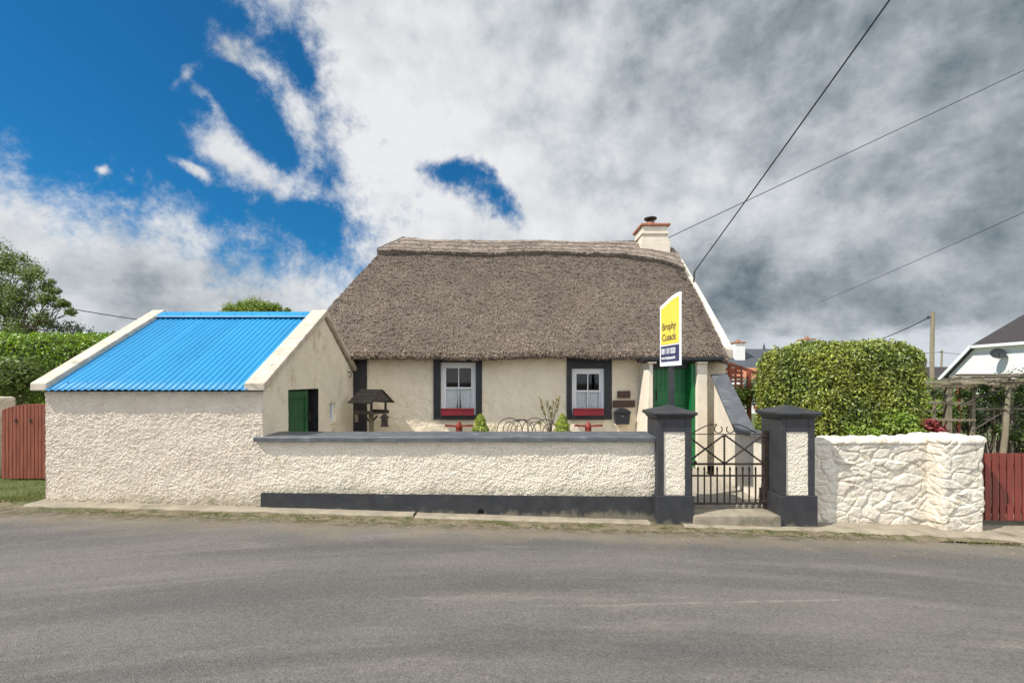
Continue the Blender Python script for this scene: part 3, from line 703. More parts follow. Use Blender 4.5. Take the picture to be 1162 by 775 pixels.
# windows
wb = []
for i, (a, b, c, e, fa, fb, fc, fe) in enumerate(wins):
    mb = MB(); y0 = CY-.035; y1 = CY+.16
    mb.box(a, fa, y0, y1, c, e); mb.box(fb, b, y0, y1, c, e); mb.box(fa, fb, y0, y1, fe, e); mb.box(fa, fb, y0-.05, y1, c, fc)
    wr = mk('window', mb, M['slatepaint'] if 0 else M['black'], ct, loc=((a+b)/2, CY, c), bev=.005)
    y = CY+.03; mb = MB(); t = .075
    mb.box(fa, fa+t, y, y+.07, fc, fe); mb.box(fb-t, fb, y, y+.07, fc, fe); mb.box(fa+t, fb-t, y, y+.07, fe-t, fe); mb.box(fa+t, fb-t, y, y+.07, fc, fc+.05)
    mk('frame', mb, M['sash'], wr, bev=.004)
    midz = fc+.05+(fe-t-fc-.05)*.53; xm = (fa+fb)/2; s = .028
    for (z0, z1, yy) in ((fc+.05, midz+.02, y+.034), (midz-.02, fe-t, y+.012)):
        mb = MB(); X0, X1 = fa+t, fb-t
        mb.box(X0, X0+s, yy, yy+.03, z0, z1); mb.box(X1-s, X1, yy, yy+.03, z0, z1); mb.box(X0+s, X1-s, yy, yy+.03, z0, z0+.035); mb.box(X0+s, X1-s, yy, yy+.03, z1-.035, z1)
        mb.box(xm-.010, xm+.010, yy+.002, yy+.028, z0+.035, z1-.035)
        mk('sash', mb, M['sash'], wr)
        mk('pane', MB().add([(X0+s,yy+.016,z0+.035),(X1-s,yy+.016,z0+.035),(X1-s,yy+.016,z1-.035),(X0+s,yy+.016,z1-.035)], [(0,1,2,3)]), M['glass'], wr)
    for sgn in (-1, 1):
        def PCu(u, v):
            x = xm+sgn*(.005+(fb-fa)/2*.86*(u*(1-.22*(1-v)*(1 if i == 0 else .2)))+(.05 if i == 0 else 0)*(1-v)); return (x, CY+.115+.012*math.sin(u*34+v*1.5)+.006*math.sin(u*71), fc+.02+(midz-fc)*v)
        mk('curtain', MB().grid(PCu, 50, 8), M['curtain'], wr, smooth=True)
    wb.append((fa, fb, fc, c))
labs = ['dark red window box on the left cottage window', 'dark red window box on the right cottage window, beside the plaques']
for i, (fa, fb, fc, c) in enumerate(wb):
    x0, x1 = fa+.03, fb-.04; y0 = CY-.14; z0, z1 = fc-.002, fc+.14
    mb = MB().box(x0,x1,y0,y0+.015,z0,z1).box(x0,x1,CY-.015,CY+0.0,z0,z1).box(x0,x0+.015,y0+.015,CY-.015,z0,z1).box(x1-.015,x1,y0+.015,CY-.015,z0,z1).box(x0+.015,x1-.015,y0+.015,CY-.015,z0,z1-.03)
    mb.box(x0-.008,x1+.008,y0-.008,y0,z1-.03,z1+.004)
    tag(mk('window_box', mb, M['red'], loc=((x0+x1)/2,CY-.08,z0), bev=.004), labs[i], 'window box', 'red window boxes')
# thatch
def xL(t):
    K = [(0,-4.15),(.3,-3.94),(.84,-3.32),(.93,-3.02),(1,-2.78)]
    for (a, xa), (b, xb) in zip(K, K[1:]):
        if t <= b: return xa+(xb-xa)*(t-a)/(b-a)
    return K[-1][1]
XR = 4.22
def zridge(x): return 5.50-.03*sm(-2,3,x)-.17*sm(3.3,4.3,x)
def tp(u, t, side=0):
    x = xL(t)+(XR-xL(t))*u
    zr = zridge(x)
    y = 9.06+3.14*t; z = 2.42+(zr-2.42)*t+.11*math.sin(math.pi*t)+.015*math.sin(x*1.3)*(1-t)
    n = .04*N(Vector((x*.8,t*3,side*5)))+.02*N(Vector((x*3,t*9,side*5+2)))+.008*N(Vector((x*18,t*60,side)))+.006*N(Vector((x*1.2,t*22,side+4)))+.010*N(Vector((x*9,t*28,side+4)))
    edge = sm(1,.965,u)*1.0
    z = z-.10*(1-edge)*(1-t*.8) + n*.72; y = y-n*.6
    if side: y = 24.4-y
    return Vector((x, y, z))
mb = MB()
for side in (0, 1):
    mb.grid(lambda u, v: tp(u, v, side), 200 if side == 0 else 60, 110 if side == 0 else 30)
    lip = [(0,0,0),(-.02,-.035,0),(-.012,-.085,0),(.03,-.115,0),(.30,-.09,0),(.55,-.02,0)]
    def PL(u, v):
        k = v*5; i = min(4, int(k+1e-6)); t = k-i; b = tp(u, 0, side)
        dy = lip[i][0]*(1-t)+lip[i+1][0]*t; dz = lip[i][1]*(1-t)+lip[i+1][1]*t
        w = .018*N(Vector((u*60,v*2,8)))+.012*N(Vector((u*190,v*2,8)))
        return Vector((b.x, b.y+(dy if not side else -dy), b.z+dz+w*(1 if i else t)))
    mb.grid(PL, 260, 10)
def PH(u, v):   # hipped left end
    a = tp(0, v, 0); b = tp(0, v, 1); p = a.lerp(b, u); p.x -= .5*math.sin(math.pi*u)*(1-v)**.7; return p
mb.grid(PH, 60, 50)
mb.grid(lambda u, v: Vector((XR, 9.08+.0+(24.4-18.16)*u, 2.34+(.02+(tp(1,1-abs(2*u-1),0).z-2.36))*v)), 60, 4)
th = mk('thatched_roof', mb, M['thatchcore'], ct, loc=(.3, 9.06, 2.42), smooth=True)
# straw ends
def straws(name, n, fp, m, parent, L=(.04,.10), wd=(.009,.018), lift=.24, spread=.45):
    mb = MB()
    for _ in range(n):
        p, dn, nr = fp()
        L_ = R.uniform(*L); w = R.uniform(*wd)
        sd = dn.cross(nr).normalized(); d = (dn+sd*R.gauss(0,spread)+nr*(lift+R.gauss(0,.12))).normalized()
        s2 = d.cross(nr).normalized()*w/2
        a = p-nr*.012
        mb.add([a-s2, a+s2, a+d*L_+s2*.6, a+d*L_-s2*.6], [(0,1,2,3)])
    return mk(name, mb, m, parent)
def fp_front():
    u = R.random(); t = R.random()*.93; p = tp(u, t); a = tp(u, min(1,t+.01)); b = tp(min(1,u+.004), t)
    dn = (p-a).normalized(); nr = (b-p).cross(a-p).normalized()
    if u > .995: nr = Vector((0,-.7,.7))
    if nr.y > 0: nr = -nr
    return p, dn, nr
straws('straw_surface', 115000, fp_front, M['straw'], th)
def fp_hip():
    u = R.uniform(.0,.5); v = R.random()*.98; p = PH(u, v); a = PH(u, v+.01); b = PH(u+.01, v)
    nr = (a-p).cross(b-p).normalized()
    if nr.x > 0: nr = -nr
    return p, (p-a).normalized(), nr
straws('straw_surface', 9000, fp_hip, M['straw'], th)
def fp_eave():
    u = R.random(); v = R.uniform(.05,.62); p = PLf(u, v); return p, Vector((0,-.55,-.85)), Vector((0,-.85,.5))
side = 0
PLf = lambda u, v: PL(u, v)
straws('straw_eave', 16000, fp_eave, M['straw'], th, L=(.03,.07), lift=0, spread=.35)
# ridge cap
def t_low(x): return .822+.010*math.sin(x*2.1)-.075*sm(2.5,3.6,x)-.03*sm(3.5,4.2,x)+.012*sm(-2.4,-3,x)
def rc(u, v, side=0):
    # v 0 at lower edge, 1 at ridge
    u2 = u; t0 = t_low(-3.3+7.6*u2)
    t = t0+(1-t0)*v; x = xL(t)+(XR-xL(t))*u2
    p = tp(u2, t, side); nr = Vector((0,-.7 if not side else .7,.72))
    th_ = .10*(1-.35*v)+.02*N(Vector((x*1.1,v,3)))+.012*N(Vector((x*6,v*4,3)))+.03*sm(-2.1,-2.9,x)
    p = p+nr*th_*(1 if v < .9 else 1); 
    if v >= .98: p.y = 12.2; 
    p.z += .05*sm(-2.0,-2.7,x)*v
    if u == 0: p.x -= .05
    return p
mb = MB()
for side in (0, 1):
    mb.grid(lambda u, v: rc(u, v, side), 200, 16)
    mb.grid(lambda u, v: rc(u, 0, side)+Vector((0,(.06 if not side else -.06)*v,-.12*v))+Vector((0,0,.02*N(Vector((u*150,0,0)))))*(v if v < 1 else 0), 260, 3)
    mb.grid(lambda u, v: rc(0, v, side)+Vector((.04*u,0,-.10*u)), 2, 16)
mb.grid(lambda u, v: rc(0, v, 0).lerp(rc(0, v, 1), u)+Vector((-.10*math.sin(math.pi*u),0,.02)), 14, 16)
rcap = mk('ridge_cap', mb, M['straw2'], th, smooth=True)
side = 0
def fp_cap():
    u = R.random(); v = R.random(); p = rc(u, v); a = rc(u, min(1,v+.03)) if v < .95 else p+Vector((0,.7,.7))*.01
    nr = Vector((0,-.7,.72)); sdir = 1
    return p, (p-a).normalized(), nr
# merge straw of the cap into a sibling part
straws('ridge_straw', 15000, fp_cap, M['straw2'], ct, L=(.04,.12), wd=(.010,.018), lift=.10, spread=.5)
for vv in (.12, .42, .72):
    mb = MB(); mb.tube([rc(k/80, vv+.02*N(Vector((k*.3,vv,0))))+Vector((0,-.012,.014)) for k in range(81)], .010, 5)
    mk('hazel_rod', mb, M['spar'], ct)
for k in range(26):
    u = (k+.5)/26
    if u > .78 or k % 3 == 0: mk('hazel_cross', MB().tube([rc(u, .12)+Vector((0,-.014,.016)), rc(u+.012*(1 if k % 2 else -1), .42)+Vector((0,-.014,.016)), rc(u, .72)+Vector((0,-.014,.016))], .007, 5), M['spar'], ct)
# gable parapet
mb = MB(); a, b = 4.17, 4.41
pts = [(9.26,2.50,2.30),(9.6,2.84,2.4),(10.6,3.75,3.3),(11.6,4.64,4.2),(12.15,5.13,4.7),(12.5,5.26,4.9)]
for (y0,z0,q0),(y1,z1,q1) in zip(pts, pts[1:]):
    mb.hexa([(a,y0,q0),(b,y0,q0),(b,y1,q1),(a,y1,q1),(a,y0,z0),(b,y0,z0),(b,y1,z1),(a,y1,z1)])
    mb.hexa([(a,24.7-y1,q1),(b,24.7-y1,q1),(b,24.7-y0,q0),(a,24.7-y0,q0),(a,24.7-y1,z1),(b,24.7-y1,z1),(b,24.7-y0,z0),(a,24.7-y0,z0)])
mk('gable_parapet', mb, M['white'], ct)
mk('kneeler', MB().box(4.22,4.40,9.20,9.5,2.28,2.465), M['verge'], ct, bev=.01)
# chimney
mb = MB()
cx0, cx1, y0, y1 = 3.33, 3.97, 11.80, 12.55
for (o, z0, z1) in ((.05,4.7,5.37),(.035,5.37,5.47),(.0,5.47,5.57),(.03,5.57,5.63),(.0,5.63,5.79)):
    mb.box(cx0-o, cx1+o, y0-o, y1+o, z0, z1-.002)
chm = mk('chimney', mb, M['white'], ct, loc=(3.65,12.2,5.3), bev=.01)
mk('crown', MB().box(cx0-.05,cx1+.06,y0-.05,y1+.05,5.79,5.845), M['terra'], chm, bev=.01)
mk('chimney_pot', MB().lathe((3.62,12.1,5.845), [(.11,0),(.115,.03),(.10,.10),(.105,.12)], 16), M['terra'], chm, smooth=True)
mk('flue_cowl', MB().lathe((3.62,12.1,5.965), [(.10,0),(.10,.03),(.08,.035),(.08,.05)], 14).lathe((3.62,12.1,6.045), [(.15,0),(.165,.015),(.16,.04),(.02,.065)], 20).bar((3.54,12.1,5.99),(3.54,12.1,6.06),.012).bar((3.70,12.1,5.99),(3.70,12.1,6.06),.012), M['flue'], chm)
# porch
mb = MB()
mb.hexa([(2.50,8.75,.1),(2.67,8.75,.1),(2.67,CY,.1),(2.50,CY,.1),(2.60,8.75,2.17),(2.67,8.75,2.17),(2.67,CY,2.2),(2.60,CY,2.2)])
mk('porch_wall', mb, M['white'], ct, bev=.012)
mk('porch_pilaster', MB().box(3.50,3.70,8.75,CY,.1,2.17), M['white'], ct, bev=.012)
mk('lintel', MB().box(2.48,3.95,8.72,9.2,2.20,2.29).box(2.45,3.98,8.66,8.74,2.225,2.285), M['black'], ct, bev=.006)
for (a, b) in ((2.56,2.72),(3.49,3.68)): mk('bracket', MB().box(a,b,8.70,8.80,2.165,2.198), M['white'], ct)
dY = 9.05
mk('door_frame', MB().box(2.672,2.76,dY-.06,dY+.06,.18,2.18).box(2.76,3.40,dY-.06,dY+.06,2.08,2.18), M['slatepaint'], ct)
mk('door_jamb', MB().box(3.42,3.498,dY-.22,dY+.06,.18,2.165), M['green'], ct)
for nm, z0, z1, yy in (('door', .2, 1.32, dY), ('door', 1.345, 2.08, dY+.035)):
    mb = MB(); n = 8
    for k in range(n):
        a = 2.762+(3.416-2.762)*k/n; mb.box(a+.002, a+(3.416-2.762)/n-.002, yy, yy+.035, z0, z1)
    dd_ = mk(nm, mb, M['green'], ct, loc=(2.762, yy, z0), bev=.003)
    if z0 < 1:
        mk('rail', MB().box(2.762,3.416,yy-.022,yy-.002,z1-.14,z1-.0), M['green'], dd_, bev=.003); mk('rail', MB().box(2.762,3.416,yy-.022,yy-.002,.25,.42), M['green'], dd_, bev=.003)
        mk('ledge', MB().box(2.762,3.416,yy-.05,yy+.03,z1+.001,z1+.023), M['green'], dd_, bev=.004)
        mk('letter_slot', MB().box(2.98,3.2,yy-.028,yy-.0225,1.0,1.06), M['silver'], dd_)
    else:
        mk('rail', MB().box(2.762,3.416,yy-.02,yy-.002,z0+.0,z0+.26), M['green'], dd_, bev=.003)
        mk('bolt', MB().tube([(2.83,yy-.03,1.45),(2.83,yy-.03,1.66)], .012), M['iron'], dd_)
mk('threshold', MB().box(2.68,3.5,8.8,9.4,.18,.2), M['concrete'], ct)

# plaques, postbox on cottage wall
def wallX(px): return (px-581)/F*(CY-.03)
def wallZ(py): return H-(py-432)/F*(CY-.03)
def plaque(px0, px1, py0, py1, label, txt):
    a, b, z1, z0 = wallX(px0), wallX(px1), wallZ(py0), wallZ(py1)
    o = mk('wall_plaque', MB().box(a, b, CY-.045, CY-.018, z0, z1), M['plaque'], loc=((a+b)/2, CY-.02, z0), bev=.005); tag(o, label, 'plaque')
plaque(700.8, 715.3, 443.6, 451.6, 'small dark brown plaque, the upper one on the wall above the post box', 5)
plaque(695.6, 720.4, 454.2, 462.0, 'wide dark brown name plaque just above the post box', 8)
a, b = wallX(696.5), wallX(714.5); zt_, zs_, z0 = wallZ(462.6), wallZ(467.0), wallZ(481)
cx = (a+b)/2
pb = empty('post_box', (cx, CY-.02, z0), 'black wall-mounted post box with pointed lid under the two plaques', 'post box')
mk('body', MB().prism([(a+.025,CY-.02,z0),(b-.025,CY-.02,z0),(b-.005,CY-.02,zs_-.02),(a+.005,CY-.02,zs_-.02)], (0,-.10,0)), M['postbox'], pb, bev=.006)
mk('lid', MB().prism([(a-.008,CY-.02,zs_-.02),(b+.008,CY-.02,zs_-.02),(b+.0,CY-.02,zs_+.012),(cx+.05,CY-.02,zt_-.012),(cx,CY-.02,zt_),(cx-.05,CY-.02,zt_-.012),(a,CY-.02,zs_+.012)], (0,-.12,0)), M['postbox'], pb, bev=.006)
mk('badge', MB().prism([(cx-.014,CY-.121,z0+.16),(cx,CY-.121,z0+.147),(cx+.014,CY-.121,z0+.16),(cx,CY-.121,z0+.173)], (0,-.004,0)), M['silver'], pb)

# ------------------------------------------------------------------ bird table
by = 8.75; bx = -2.66
bt = empty('bird_table', (bx, by, .18), 'weathered wooden bird table with pitched roof in the corner beside the black band', 'bird table')
mk('post', MB().bar((bx,by,.1),(bx,by,1.22),.075,.075,up=(0,1,0)), M['greywood'], bt, bev=.006)
mk('brace', MB().bar((bx-.12,by-.02,1.18),(bx,by-.02,1.04),.03).bar((bx+.12,by-.02,1.18),(bx,by-.02,1.04),.03), M['darkwood'], bt)
th_ = math.radians(-32); ca, sa = math.cos(th_), math.sin(th_)
def rt(x, y, z): return (bx+x*ca-y*sa, by+x*sa+y*ca, z)
def rbx(mb, x0,x1,y0,y1,z0,z1): return mb.hexa([rt(x0,y0,z0),rt(x1,y0,z0),rt(x1,y1,z0),rt(x0,y1,z0),rt(x0,y0,z1),rt(x1,y0,z1),rt(x1,y1,z1),rt(x0,y1,z1)])
mb = MB(); rbx(mb,-.24,.24,-.2,.2,1.22,1.245); rbx(mb,-.24,.24,-.22,-.2,1.22,1.285); rbx(mb,-.24,.24,.2,.22,1.22,1.285); mk('tray', mb, M['darkwood'], bt)
for sx in (-.2,.2):
    for sy in (-.17,.17): mb = MB(); rbx(mb,sx-.016,sx+.016,sy-.016,sy+.016,1.245,1.47); mk('upright', mb, M['darkwood'], bt)
mb = MB()
for s in (-1, 1):
    for k in range(4):
        y0, y1 = s*(.30-.075*k), s*(.30-.075*(k+1)); z0, z1 = 1.42+.062*k, 1.42+.062*(k+1)
        mb.hexa([rt(-.30,y0,z0),rt(.30,y0,z0),rt(.30,y1,z1),rt(-.30,y1,z1),rt(-.30,y0,z0+.022),rt(.30,y0,z0+.022),rt(.30,y1,z1+.012),rt(-.30,y1,z1+.012)])
mk('roof', mb, M['darkwood'], bt)
mb = MB().add([rt(.27,-.24,1.46),rt(.27,.24,1.46),rt(.27,0,1.66),rt(.25,-.24,1.46),rt(.25,.24,1.46),rt(.25,0,1.66)], [(0,1,2),(5,4,3),(0,2,5,3),(1,4,5,2),(0,3,4,1)])
mk('gable_board', mb, M['darkwood'], bt)
bfx = bx-.27
t = tag(mk('bird_feeder', MB().tube([(bfx,by-.03,1.43),(bfx,by-.03,1.23)], .004, 5).lathe((bfx,by-.03,1.06), [(.03,0),(.04,.01),(.035,.02),(.035,.15),(.045,.155),(.02,.18)], 12), M['greywood'], loc=(bfx,by,1.06)), 'pale tube bird feeder hanging from the left of the bird table', 'bird feeder')
fx = bx+.27
mb = MB().tube([(fx,by-.08,1.42),(fx,by-.08,1.23)], .004, 5)
mb.prism([(fx-.07,by-.13,.98),(fx+.07,by-.13,.98),(fx+.07,by-.13,1.0),(fx+.05,by-.13,1.0),(fx+.05,by-.13,1.14),(fx+.09,by-.13,1.14),(fx,by-.13,1.23),(fx-.09,by-.13,1.14),(fx-.05,by-.13,1.14),(fx-.05,by-.13,1.0),(fx-.07,by-.13,1.0)], (0,.1,0))
o = tag(mk('nest_box', mb, M['darkwood'], loc=(fx,by,.98)), 'tiny wooden nesting box hanging right of the bird table', 'nest box')
mk('entrance_hole', MB().tube([(fx,by-.132,1.09),(fx,by-.1305,1.09)], .022, 12), M['interior'], o)

# ------------------------------------------------------------------ red ornaments under the windows
def ornament(px, label):
    c = W(px, 490, 8.9); x, y, z = c.x, 8.9, .18
    o = empty('garden_ornament', (x, y, .18), label, 'ornament', 'red wooden garden ornaments')
    mb = MB()
    for k in (-1, 1): mb.hexa([(x+k*.02-.04,y-.10,.18),(x+k*.02+.04,y-.10,.18),(x+k*.02+.04,y-.07,.18),(x+k*.02-.04,y-.07,.18),(x+k*.035-.018,y-.02,.98),(x+k*.035+.018,y-.02,.98),(x+k*.035+.018,y+.01,.98),(x+k*.035-.018,y+.01,.98)])
    mk('stand', mb, M['redwood'], o)
    mk('body', MB().lathe((x, y, 0), [(.03,.82),(.062,.84),(.062,.95),(.085,.955),(.012,1.06)], 4), M['redwood'], o)
    for k in (-1, 1): mk('blade', MB().hexa([(x+k*.03,y-.03,.955),(x+k*.27,y-.03,.962),(x+k*.27,y-.01,.962),(x+k*.03,y-.01,.955),(x+k*.03,y-.03,.985),(x+k*.27,y-.03,1.0),(x+k*.27,y-.01,1.0),(x+k*.03,y-.01,.985)]), M['redwood'], o)
    mk('tray', MB().box(x-.17,x+.13,y-.12,y+.08,.80,.825).box(x-.17,x+.13,y-.12,y-.10,.825,.86), M['redwood'], o, bev=.004)
ornament(521, 'red wooden ornament with wide crossbar below the left cottage window')
ornament(667.5, 'red wooden ornament with wide crossbar below the right cottage window')

# hoops
hp = empty('wire_edging', (.3, 8.85, .18), 'black wire hoop edging of overlapping arches between the two small conifers', 'edging')
base = .78; X0 = W(564, 490, 8.85).x
hy = 8.85
def arch(cx, r, top, bot=.55):
    pts = [(cx-r,hy,bot)]+[(cx-r*math.cos(math.pi*k/16),hy+R.uniform(-.003,.003),top-r+r*math.sin(math.pi*k/16)) for k in range(17)]+[(cx+r,hy,bot)]
    return MB().tube(pts, .0075, 6)
for k in range(2):
    c = X0+.24+.485*k; mk('hoop', arch(c, .24, 1.13), M['iron'], hp)
for c, r, t_ in ((X0+.02,.24,1.10),(X0+.44,.24,1.10),(X0+.50,.24,1.10),(X0+.92,.24,1.10),(X0+.485,.10,1.09),(X0+1.02,.14,1.02)):
    if c-r < X0-.02: continue
    mk('hoop', arch(c, r, t_), M['iron'], hp)
for c in (X0+.24, X0+.72): mk('hoop', arch(c, .12, 1.05), M['iron'], hp)
for z in (.62,): mk('rail', MB().tube([(X0,hy,z),(X0+1.14,hy,z)], .005, 5), M['iron'], hp)
mk('leg', MB().tube([(X0,hy,.15),(X0,hy,.62)], .007, 5), M['iron'], hp); mk('leg', MB().tube([(X0+1.14,hy,.15),(X0+1.14,hy,.62)], .007, 5), M['iron'], hp)
# small conifers in pots
def conifer(px, label):
    c = W(px, 490, 8.75); x, y = c.x, 8.75
    o = empty('potted_conifer', (x, y, .18), label, 'shrub', 'small potted conifers')
    mk('pot', MB().lathe((x,y,.18), [(.11,0),(.15,.25),(.17,.27),(.17,.31),(.13,.31)], 14), M['ceramic'], o)
    mk('stem', MB().tube([(x,y,.4),(x,y,1.08)], [.02,.006], 6), M['bark'], o)
    mb = MB()
    for _ in range(3600):
        h = R.random()**1.1; z = .48+.72*h; r = (.27*(1-h)**.7+.015)*(1+.22*N(Vector((x*3,h*7,R.random()*0+h*3))))*R.uniform(.6,1.08); a = R.uniform(0,6.283)
        p = Vector((x+r*math.cos(a), y+r*math.sin(a), z+R.uniform(-.02,.02)))
        leaf(mb, p, Vector((math.cos(a),math.sin(a),.5))+rv()*.7, .045, .5)
    mk('foliage', mb, M['conifer'], o)
conifer(545, 'small lime-green cone conifer just right of the left window')
conifer(638, 'small lime-green cone conifer just left of the right window')
# leggy shrub
x0 = W(624, 490, 8.95).x; y0 = 8.95
o = empty('leggy_shrub', (x0, y0, .18), 'leggy bare-stemmed shrub with sparse olive leaves between the cottage windows', 'shrub')
mb = MB(); lf = MB()
tips = [(612,449),(614,458),(617,466),(621,455),(624,461),(628,456),(632,452),(635,450),(633,460),(611,478),(626,467)]
for (px, py) in tips:
    t = W(px, py, 8.95+R.uniform(-.1,.1)); m_ = Vector((x0+(t.x-x0)*.22+.0, y0, .88+(t.z-1.0)*.22))
    mb.tube([(x0,y0,.18),(x0+.01,y0,.6),m_,t], [.013,.010,.006,.003], 5)
    for q in range(16):
        f = 1-.28*R.random(); p = m_.lerp(t, f)+rv()*.02; leaf(lf, p, rv()+Vector((0,-.9,.2)), .048, .5)
mk('stem', mb, M['bark'], o); mk('leaves', lf, M['sedum'], o)
# low plant
c = W(557, 488, 8.8); o = empty('garden_plant', (c.x, 8.8, .18), 'thin pale sprig beside the left conifer and the wire hoops', 'plant')
mb = MB()
for k in range(7):
    a = R.uniform(-.5,.5); mb.tube([(c.x,8.8,.18),(c.x+a*.06,8.8,.7),(c.x+a*.28,8.8,R.uniform(.92,1.02))], .004, 4)
lf = MB()
for k in range(50): leaf(lf, Vector((c.x+R.uniform(-.12,.12),8.8+R.uniform(-.05,.05),R.uniform(.78,1.0))), rv(), .03)
mk('stem', mb, M['sedum'], o); mk('leaves', lf, M['conifer'], o)

# ------------------------------------------------------------------ hedges and bushes
def box_hedge(lo, hi, r, n, size, m, name, label, asp=.5, lump=.07, stems=None, cell=.08, group=None):
    lo = Vector(lo); hi = Vector(hi)
    o = empty(name, ((lo.x+hi.x)/2, (lo.y+hi.y)/2, lo.z), label, 'hedge' if 'hedge' in name else 'bush', group)
    h = lambda p, n_: lump*N(p*1.7)+lump*.6*N(p*4.5)
    mk('inner_core', MB().rbox(lo+Vector((.07,.07,0)), hi-Vector((.07,.07,.07)), max(.03, r-.05), cell, lambda p, n_: h(p, n_)-.02), M['hedgecore'], o)  # solid core under the leaves, in a darker green
    L = lo+Vector((r,r,r)); U = hi-Vector((r,r,r)); d = hi-lo
    fa = [('x',d.y*d.z),('X',d.y*d.z),('y',d.x*d.z*1.4),('Y',d.x*d.z*.4),('Z',d.x*d.y)]
    tot = sum(a for _, a in fa); mb = MB()
    for f, a in fa:
        ax = 'xyz'.index(f.lower())
        for _ in range(int(n*a/tot)):
            p = Vector((R.uniform(lo.x,hi.x), R.uniform(lo.y,hi.y), R.uniform(lo.z,hi.z))); p[ax] = hi[ax] if f.isupper() else lo[ax]
            q = Vector((clamp(p.x,L.x,U.x), clamp(p.y,L.y,U.y), clamp(p.z,L.z,U.z))); nn = (p-q).normalized()
            p = q+nn*(r+h(q+nn*r, nn)-abs(R.gauss(0,.06))+(.03 if R.random() < .25 else 0)+(.06*R.random() if R.random() < .04 else 0))
            leaf(mb, p, nn*.9+rv()*.85, size, asp)
    mk('foliage', mb, m, o); return o
box_hedge((4.24,6.68,.1),(6.14,8.25,2.42), .36, 46000, .052, M['hedge'], 'clipped_hedge', 'big clipped yellow-green box-shaped hedge behind the rubble wall', lump=.06)
box_hedge((-11.3,8.6,.1),(-6.9,10.2,2.76), .34, 30000, .06, M['box'], 'clipped_hedge', 'tall flat-topped dark green hedge behind the shed at left', lump=.04)
def bush(c, r, n, size, m, name, label, flat=1.0, group=None, cat='bush', nb=7):
    c = Vector(c); o = empty(name, (c.x, c.y, gz(c.x)), label, cat, group)
    mb = MB(); lf = MB()
    for k in range(nb):
        d = rv(); d.z = abs(d.z)*flat; p = c+Vector((d.x*r*.6,d.y*r*.6,d.z*r*.6)); 
        mb.tube([(c.x,c.y,gz(c.x)),(c.x+(p.x-c.x)*.4,c.y+(p.y-c.y)*.4,(gz(c.x)+p.z)/2),tuple(p)], [.02,.014,.006], 5)
        clump_leaves(lf, p, r*R.uniform(.42,.62), n//nb, size, .55, flat, shell=.2)
    mk('stem', mb, M['bark'], o); mk('foliage', lf, m, o); return o
bush((5.55,6.72,1.08), .36, 3000, .055, M['lime_leaf'], 'low_bush', 'bright lime-green low bush at the foot of the big hedge')
bush((5.0,6.68,.98), .30, 2200, .05, M['lime_leaf'], 'low_bush', 'narrow pale green sprouts at the middle of the rubble wall crest', .8)
bush((5.98,6.62,1.10), .19, 800, .05, M['redleaf'], 'red_flowering_shrub', 'small crimson flowering shrub behind the rubble pier')
bush((-8.55,7.9,1.6), .62, 3500, .07, M['treeleaf'], 'leaning_bush', 'loose arching bush above the pillar by the arched gate')
bush((4.75,9.9,1.45), .45, 2500, .06, M['lime_leaf'], 'garden_bush', 'pale green bush glimpsed behind the red-brown trellis')
bush((5.35,9.6,1.55), .5, 2500, .06, M['treeleaf'], 'garden_bush', 'mid-green bush between trellis and big hedge')
for k, (x, y, z, r, m, lab) in enumerate([
    (9.2,10.6,1.15,.75,'lime_leaf','yellow-green bush seen through the left bays of the rustic pergola'),
    (10.6,11.2,1.05,.85,'climber','rounded mid-green bush seen past the centre of the pergola'),
    (12.0,11.0,1.1,.9,'treeleaf','darker bush behind the right end of the pergola'),
    (8.0,10.2,1.0,.7,'lime_leaf','bright bush beside the right end of the big hedge'),
    (8.9,9.6,1.05,.55,'lime_leaf','small lime-green bush close behind the first pergola bay'),
    (10.2,9.9,.95,.6,'darkleaf','small dark bush close behind the arched part of the pergola'),
    (11.3,10.0,1.1,.6,'climber','small leafy bush close behind the right pergola bay'),
    (13.6,12.0,1.2,1.0,'darkleaf','dark bush at the far right behind the pergola')]):
    bush((x,y,z), r, 3000, .075, M[m], 'garden_bush', lab)

# red brown trellis by the cottage gable
tr = empty('garden_trellis', (4.7, 9.6, .1), 'red-brown timber trellis arch between cottage gable and big hedge', 'trellis')
ty = 9.6
mk('post', MB().box(4.50,4.56,ty,ty+.06,0,2.2), M['redtrellis'], tr); mk('post', MB().box(4.90,4.97,ty,ty+.07,0,2.06), M['redtrellis'], tr)
for k in range(12):
    z = 2.06-.085*k; mk('slat', MB().box(4.56,4.80,ty+.0,ty+.02,z,z+.045), M['redtrellis'], tr)
for x in (4.64,4.76): mk('upright', MB().box(x,x+.03,ty+.021,ty+.045,1.0,2.15), M['redtrellis'], tr)
mk('top_rail', MB().bar((4.44,ty,2.22),(5.35,ty+.4,1.98),.06,.05), M['redtrellis'], tr); mk('top_rail', MB().bar((4.44,ty+.9,2.22),(5.35,ty+1.2,2.02),.06,.05), M['redtrellis'], tr)
be = empty('garden_bench', (5.05,8.9,.1), 'small orange-brown wooden bench end beside the trellis post', 'bench')
mk('seat', MB().box(4.80,5.25,8.85,9.2,1.28,1.34), M['redtrellis'], be); 
for x in (4.83,5.18): mk('leg', MB().box(x,x+.05,8.88,8.93,.1,1.28), mat('ochre_post', (.4,.3,.08), rough=.7), be)

